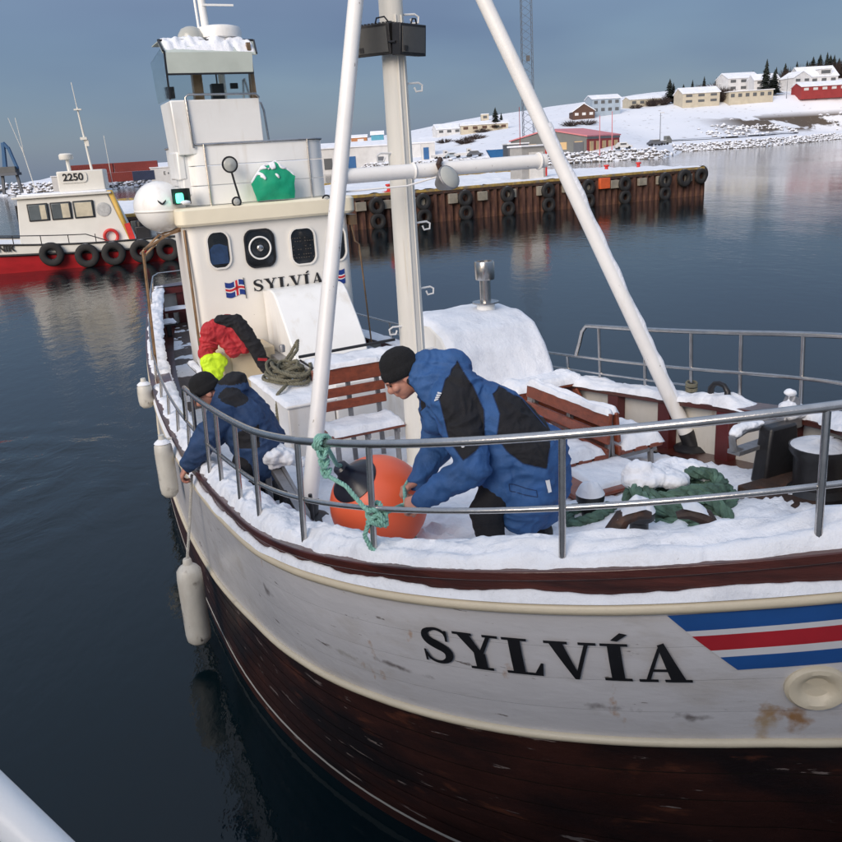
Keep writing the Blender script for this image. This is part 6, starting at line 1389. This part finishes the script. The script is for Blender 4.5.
building('warehouse', 'long white quayside warehouse with blue doors', 'warehouse', -11, 292, 40, 14, 6.4, 1.5, 'w_white', 'r_snow', .05, 0, 1, ((-14, 2.6, 3.4, 'win'), (-10.4, 2.6, 3.6, 'd_blue'), (-6.4, 2.6, 3.6, 'd_blue'), (3.0, 2, 3, 'steel_grey')), z=1.0)
building('cabin', 'white cabin with a blue door beside the parked trucks', 'cabin', 7.2, 267, 4.2, 4, 4.6, 0, 'w_white', 'r_snow', 0, 0, 1, ((-.6, 1.6, 3.4, 'd_blue'),))
building('shed', 'grey steel shed next to the blue boat', 'shed', 28.0, 222, 5.2, 6, 3.0, 0, 'steel_grey', 'r_snow', .1)
t = building('warehouse', 'grey gabled fish hall with red and yellow doors down its side', 'warehouse', 42.3, 231, 21, 21, 4.2, 2.1, 'w_grey', 'r_redsnow', -.62, 5, 1, ((-7.6, 1.6, 2.6, 'w_brown'), (8.4, 2.6, 3.0, 'steel_grey')), None, 'door_yellow', 1.4, ridge='y', over=.35)
q = MB(); q.box((10.56, 0, 2.25), (.14, 20.6, 4.0)); an = q.build('side_wall', 'w_red', t, smooth=False)
q = MB(); q.box((10.60, 0, 4.25), (.2, 21, .55)); q.build('fascia', 'w_grey', an, smooth=False)
for i in range(5): q = MB(); q.box((10.66, -7.8 + 3.9 * i, 2.0), (.16, 2.2, 2.9)); q.build('door', 'door_yellow', an, smooth=False)
# blue hull on the hard, trucks and cars
t = thing('laid_up_boat', 'bright blue boat hull laid up ashore beside the grey shed', 'boat', (24.4, 226, 1.3), 0)
q = MB(); q.add([(-2.2, -1.2, .8), (2.6, -1.2, .8), (2.6, 1.2, .8), (-2.2, 1.2, .8), (-3.4, -1.5, 3.0), (2.9, -1.5, 3.0), (2.9, 1.5, 3.0), (-3.4, 1.5, 3.0)], [(3, 2, 1, 0), (4, 5, 6, 7), (0, 1, 5, 4), (1, 2, 6, 5), (2, 3, 7, 6), (3, 0, 4, 7)]); q.build('hull', 'blue_hull', t); q = MB(); q.box((0, 0, .4), (3.5, 1.6, .8)); q.build('cradle', 'd_blue', t); q = MB(); q.box((0, 0, 3.05), (5.6, 2.4, .2)); q.build('deck_snow', 'snow', t)
def car(x, y, rz, body, label, sc=1.0, truck=False):
    t = thing('parked_car' if not truck else 'parked_truck', label, 'truck' if truck else 'car', (x, y, ground(x, y) + .25), rz, 'vehicles parked on the far quay')
    q = MB(); q.prism([(-2.1, .35), (2.1, .35), (2.15, .8), (1.2, .95), (.7, 1.5), (-1.2, 1.5), (-1.8, .95), (-2.15, .85)] if not truck else [(-2.6, .4), (2.6, .4), (2.6, 1.3), (1.9, 2.3), (1.0, 2.3), (1.0, 1.1), (-2.6, 1.1)], 1.7, Matrix.Translation((0, .85, 0)) @ Matrix.Rotation(R(90), 4, 'X')); q.build('car_body', body, t, smooth=False, bevel=.08)
    for xx in (-1.3, 1.3):
        for yy in (-.8, .8): q = MB(); q.lathe([(.001, -.12), (.33, -.12), (.33, .12), (.001, .12)], 14, Matrix.Translation((xx, yy, .33)) @ Matrix.Rotation(R(90), 4, 'X')); q.build('wheel', 'rubber', t)
    q = MB(); q.box((-.2 if not truck else 1.5, -.86, 1.2 if not truck else 1.7), (1.5 if not truck else .7, .03, .4)); q.build('side_window', 'win', t); q = MB(); q.box((-.2, 0, 1.55 if not truck else 1.18), (1.8 if not truck else 3, 1.5, .1)); q.build('roof_snow', 'snow', t)
car(10.5, 258, .2, 'w_white', 'white truck parked beside the white cabin', 1, True); car(13.8, 252, 0, 'w_blue', 'pale blue car parked on the quay between the truck and the blue boat'); car(16.6, 248, .1, 'w_white', 'white truck parked nearest the blue boat', 1, True); car(19.5, 243, .1, 'steel_grey', 'dark grey car parked next to the blue boat')
car(64.5, 226, .1, 'steel_grey', 'dark car parked beyond the fish hall'); car(69.5, 238, .2, 'w_grey', 'grey pickup parked furthest from the fish hall', 1, True); car(53.0, 213.5, .1, 'w_white', 'white car parked in front of the yellow doors')
# lattice mast
t = thing('lattice_mast', 'tall slender steel lattice radio mast behind the tripod leg', 'mast', (34.5, 244, 2.5), 0)
mat('mast_steel', (.10, .13, .17), .6)
q = MB(); hb_ = 1.5
for sx in (-1, 1):
    for sy in (-1, 1): q.bar((sx * hb_, sy * hb_, -1), (sx * hb_ * .8, sy * hb_ * .8, 75), .16, .16)
q.build('mast_leg', 'mast_steel', t, smooth=False)
q = MB()
for i in range(40):
    z = i * 1.9; k = hb_ * (1 - .2 * z / 75); k2 = hb_ * (1 - .2 * (z + 1.9) / 75)
    for sx, sy, ex, ey in ((-1, -1, 1, -1), (1, 1, -1, 1), (-1, 1, -1, -1), (1, -1, 1, 1)):
        q.bar((sx * k, sy * k, z), (ex * k2, ey * k2, z + 1.9), .08, .08)
q.build('mast_bracing', 'mast_steel', t, smooth=False)
q = MB(); q.box((0, -1.7, 24.4), (1.0, .4, 1.4)); q.build('mast_box', 'win', t)
def pole(name, label, x, y, h_, r, m_, cat='pole', lamp=False, z=None):
    t = thing(name, label, cat, (x, y, (ground(x, y) if z is None else z) - .3)); q = MB(); q.tube([(0, 0, 0), (0, 0, h_)], [r, r * .6], 6); q.build('pole_shaft', m_, t)
    if lamp: q = MB(); q.box((.5, 0, h_), (1.2, .3, .2)); q.build('lamp_head', 'w_white', t)
pole('flagpole', 'slim white flagpole before the yellow doors, nearer the grey gable', 47.0, 212, 9.5, .14, 'r_redsnow'); pole('flagpole', 'slim white flagpole before the yellow doors, further from the grey gable', 50.2, 213, 9.5, .14, 'r_redsnow')
pole('beacon_pole', 'thin red and white pole in front of the grey steel shed', 28.4, 216, 14, .12, 'w_red'); pole('street_lamp', 'street lamp by the shore road below the cream houses', 73.7, 254, 9, .12, 'steel_grey', 'lamp', True); pole('street_lamp', 'street lamp at the beige house', 141.5, 398, 8.5, .12, 'steel_grey', 'lamp', True); pole('street_lamp', 'street lamp in front of the red house', 172.0, 399, 9, .12, 'steel_grey', 'lamp', True)
# crane, containers, white building on the breakwater
t = thing('material_crane', 'blue material handler with a raised folded arm on the breakwater', 'crane', (-105.4, 236, 1.8))
q = MB(); q.bar((-2.4, 0, -1), (-1.9, 0, 4.0), .55, .7); q.bar((2.4, 0, -1), (1.9, 0, 4.0), .55, .7); q.box((0, 0, 4.0), (5.2, 3, .7)); q.build('undercarriage', 'steel_grey', t, smooth=False)
q = MB(); q.box((0, 0, 5.1), (4.6, 2.6, 1.6)); q.build('machine_house', 'win', t, bevel=.1); q = MB(); q.bar((-.7, 0, 5.5), (-.1, 0, 12.0), .9, .8); q.bar((-.1, 0, 12.0), (1.0, 0, 10.5), .8, .7); q.bar((1.0, 0, 10.8), (2.4, 0, 5.2), .7, .7); q.bar((-1.3, 0, 5.5), (-.7, 0, 9.5), .35, .35); q.build('crane_arm', 'crane_blue', t, bevel=.05)
def container(x, y, z, m_, label, L_=12.2):
    t = thing('container', label, 'container', (x, y, z), R(12), 'containers stacked behind the breakwater'); q = MB(); q.box((0, 0, 1.3), (L_, 2.4, 2.6)); q.build('container_box', m_, t, smooth=False)
    q = MB()
    for i in range(24): q.box((-L_ / 2 + L_ * (i + .5) / 24, -1.24, 1.3), (L_ / 60, .08, 2.3))
    q.build('corrugation', m_, t, smooth=False)
CB = [(-92, 257.2, 'container_red', 'rust-red container, low, next to the harbour boat radar'), (-79.9, 259.8, 'container_red', 'rust-red container, low, under its twin at the dark blue one')]
for x, y, m_, l_ in CB: container(x, y, 2.0, m_, l_)
container(-91, 257.4, 4.62, 'container_red', 'rust-red container on top, its end over the harbour boat mast'); container(-78.8, 260.0, 4.62, 'container_red', 'rust-red container on top beside the white sheds, highest of the stack'); container(-76.5, 258.3, 2.0, 'container_blue', 'dark blue container at the end of the red stack', 6.1)
t = building('shed', 'white harbour shed with dark lettering beyond the containers', 'shed', -68.5, 262, 13, 6, 2.9, 0, 'w_white', 'r_snow', R(12), 0, 1, (), z=1.8)
text_obj('E', 1.4, .02, 'black_letter', t, Matrix.Translation((-2.6, -3.06, 1.7)) @ Matrix.Rotation(R(90), 4, 'X')); q = MB(); q.box((.6, -3.05, 1.7), (4.6, .06, .5)); q.build('lettering_band', 'steel_grey', t)
building('shed', 'low white shed behind the harbour boat aerials', 'shed', -98, 262, 12, 6, 2.2, 0, 'w_white', 'r_snow', R(10), z=1.8)

# trees ----------------------------------------------------------------
mat('needles', (.018, .026, .020), .8, var=.4, vsc=.6); mat('bark', (.05, .035, .028), .9); mat('twigs', (.05, .034, .030), .9, var=.3, vsc=.5)
def conifer_mesh(seed, wid=.22):
    random.seed(seed); q = MB()
    for lay in range(18):
        f = lay / 17; z = .10 + .88 * f; r = wid * (1 - f) ** .85 * random.uniform(.8, 1.15) + .012
        for k in range(13):
            a = 2 * math.pi * (k + random.random() * .8) / 13; rr = r * random.uniform(.55, 1.15); dz = -.05 * random.uniform(.3, 1.5); wd = rr * .30 + .012
            c_, s_ = math.cos(a), math.sin(a); px_, py_ = -s_ * wd, c_ * wd
            q.add([(0, 0, z + .035), (c_ * rr * .55 + px_, s_ * rr * .55 + py_, z + dz * .3), (c_ * rr, s_ * rr, z + dz), (c_ * rr * .55 - px_, s_ * rr * .55 - py_, z + dz * .3)], [(0, 1, 2), (0, 2, 3)])
    return q.mesh('crown', 'needles', smooth=False, recalc=False)
CM = [conifer_mesh(i, (.33, .40, .28)[i]) for i in range(3)]; cm_round = conifer_mesh(9, .46)
q = MB(); q.tube([(0, 0, -.04), (0, 0, .5), (0, 0, .97)], [.022, .013, .003], 6); TRK = q.mesh('trunk', 'bark')
def conifer(x, y, h_, k, label, grp='conifers on the hill', me=None):
    t = thing('conifer', label, 'tree', (x, y, ground(x, y)), random.uniform(0, 6), grp); t.scale = (h_, h_, h_)
    for nm, m_ in (('trunk', TRK), ('crown', me or CM[k % 3])): o = bpy.data.objects.new(nm, m_); COL.objects.link(o); o.parent = t
random.seed(8)
conifer(125.3, 418, 11, 1, 'dark conifer standing alone left of the two-storey cream house', None); conifer(127.6, 420, 9, 0, 'shorter conifer leaning on its neighbour by the cream house', None)
conifer(171.2, 411, 11, 1, 'broad round dark conifer before the white houses', None, cm_round); conifer(173.0, 425, 15, 2, 'pointed conifer rising behind the round conifer', None)
LB = 'tall dark conifer in the wood above the red house'
for i in range(34):
    u_ = .430 + .115 * (i / 33) + random.uniform(-.003, .003); y_ = random.uniform(470, 505); h_ = (8.5 + 9.5 * (i / 33) ** 1.2) * random.uniform(.62, 1.12); conifer(u_ * y_, y_, h_, random.randrange(3), LB)
LB = 'small dark conifer on the skyline behind the houses'
for u_, y_, h_ in ((.315, 470, 6), (.325, 474, 7), (.338, 470, 8), (.352, 472, 7), (.378, 478, 6), (.392, 480, 7), (.405, 480, 8), (.418, 482, 8), (.428, 484, 9)): conifer(u_ * y_, y_, h_ * random.uniform(.85, 1.1), random.randrange(3), LB, 'small conifers on the skyline')
conifer(39.5, 378, 9, 1, 'dark conifer beside the long low cream house', None); conifer(42.2, 380, 6.5, 0, 'small conifer next to the one by the long low cream house', None)
def shrub(x, y, r, h_, label, n=420):
    t = thing('bare_shrub', label, 'shrub', (x, y, ground(x, y)), 0, 'bare shrubs on the slope'); q = MB()
    for i in range(n // 6):
        a = random.uniform(0, 6.28); rr = r * random.random() ** .6; tx, ty, tz_ = rr * math.cos(a), rr * math.sin(a), h_ * random.uniform(.35, 1) * (1 - .5 * (rr / r) ** 2)
        q.tube([(tx * .25, ty * .25, 0), (tx * .7, ty * .7, tz_ * .6), (tx, ty, tz_)], [.10, .06, .03], 3, False)
        for k in range(3): e = Vector((tx * .7, ty * .7, tz_ * .6)); q.tube([e, e + Vector((random.uniform(-1, 1), random.uniform(-1, 1), random.uniform(.2, 1.2))) * h_ * .25], [.05, .02], 3, False)
    q.build('branches', 'twigs', t, smooth=False)
shrub(143.5, 402, 6.5, 7.0, 'big bare shrub between the two-storey cream house and the beige house', 1500); shrub(148.5, 410, 6, 7, 'bare shrub behind the beige house', 1300); shrub(116, 412, 5, 4.5, 'bare shrub beside the long cream house', 800); shrub(121, 412, 4, 5, 'bare shrub under the lone conifer', 800); shrub(107, 408, 4, 2.6, 'bare shrub before the long cream house', 500)
shrub(22, 318, 5, 3.0, 'bare shrub on the slope above the blue boat', 800); shrub(27, 330, 5, 2.6, 'bare shrub higher up the slope above the blue boat', 700); shrub(16, 345, 6, 2, 'low spreading bare shrub below the white house', 500); shrub(66.5, 352, 5, 2.8, 'bare shrub behind the red roofed hall', 600); shrub(74, 358, 6, 2.6, 'bare shrub below the brown gabled house', 600); shrub(33, 372, 5, 2, 'bare shrub before the long low cream house', 500)
shrub(210, 470, 9, 8, 'bare thicket at the foot of the conifer wood', 1200); shrub(238, 470, 9, 9, 'bare thicket above the red house end', 1200)

for i, (u_, y_, r_, h_) in enumerate(((.335, 452, 7, 6), (.355, 455, 8, 7), (.385, 470, 8, 7), (.41, 468, 8, 7), (.432, 470, 8, 9), (.45, 474, 9, 10), (.468, 472, 9, 10), (.488, 474, 9, 11), (.507, 470, 9, 11), (.525, 472, 9, 12))):
    shrub(u_ * y_, y_, r_, h_, ('bare thicket behind the two-storey cream house', 'bare thicket just above the beige house', 'bare thicket behind the gable-ended white house', 'bare thicket behind the pointed conifer', 'bare thicket at the near edge of the conifer wood', 'bare trees among the conifers behind the dormered house', 'bare trees behind the dormer', 'tall bare trees behind the dormered house end', 'tall bare trees above the red house', 'tallest bare trees above the far end of the red house')[i], 1500)
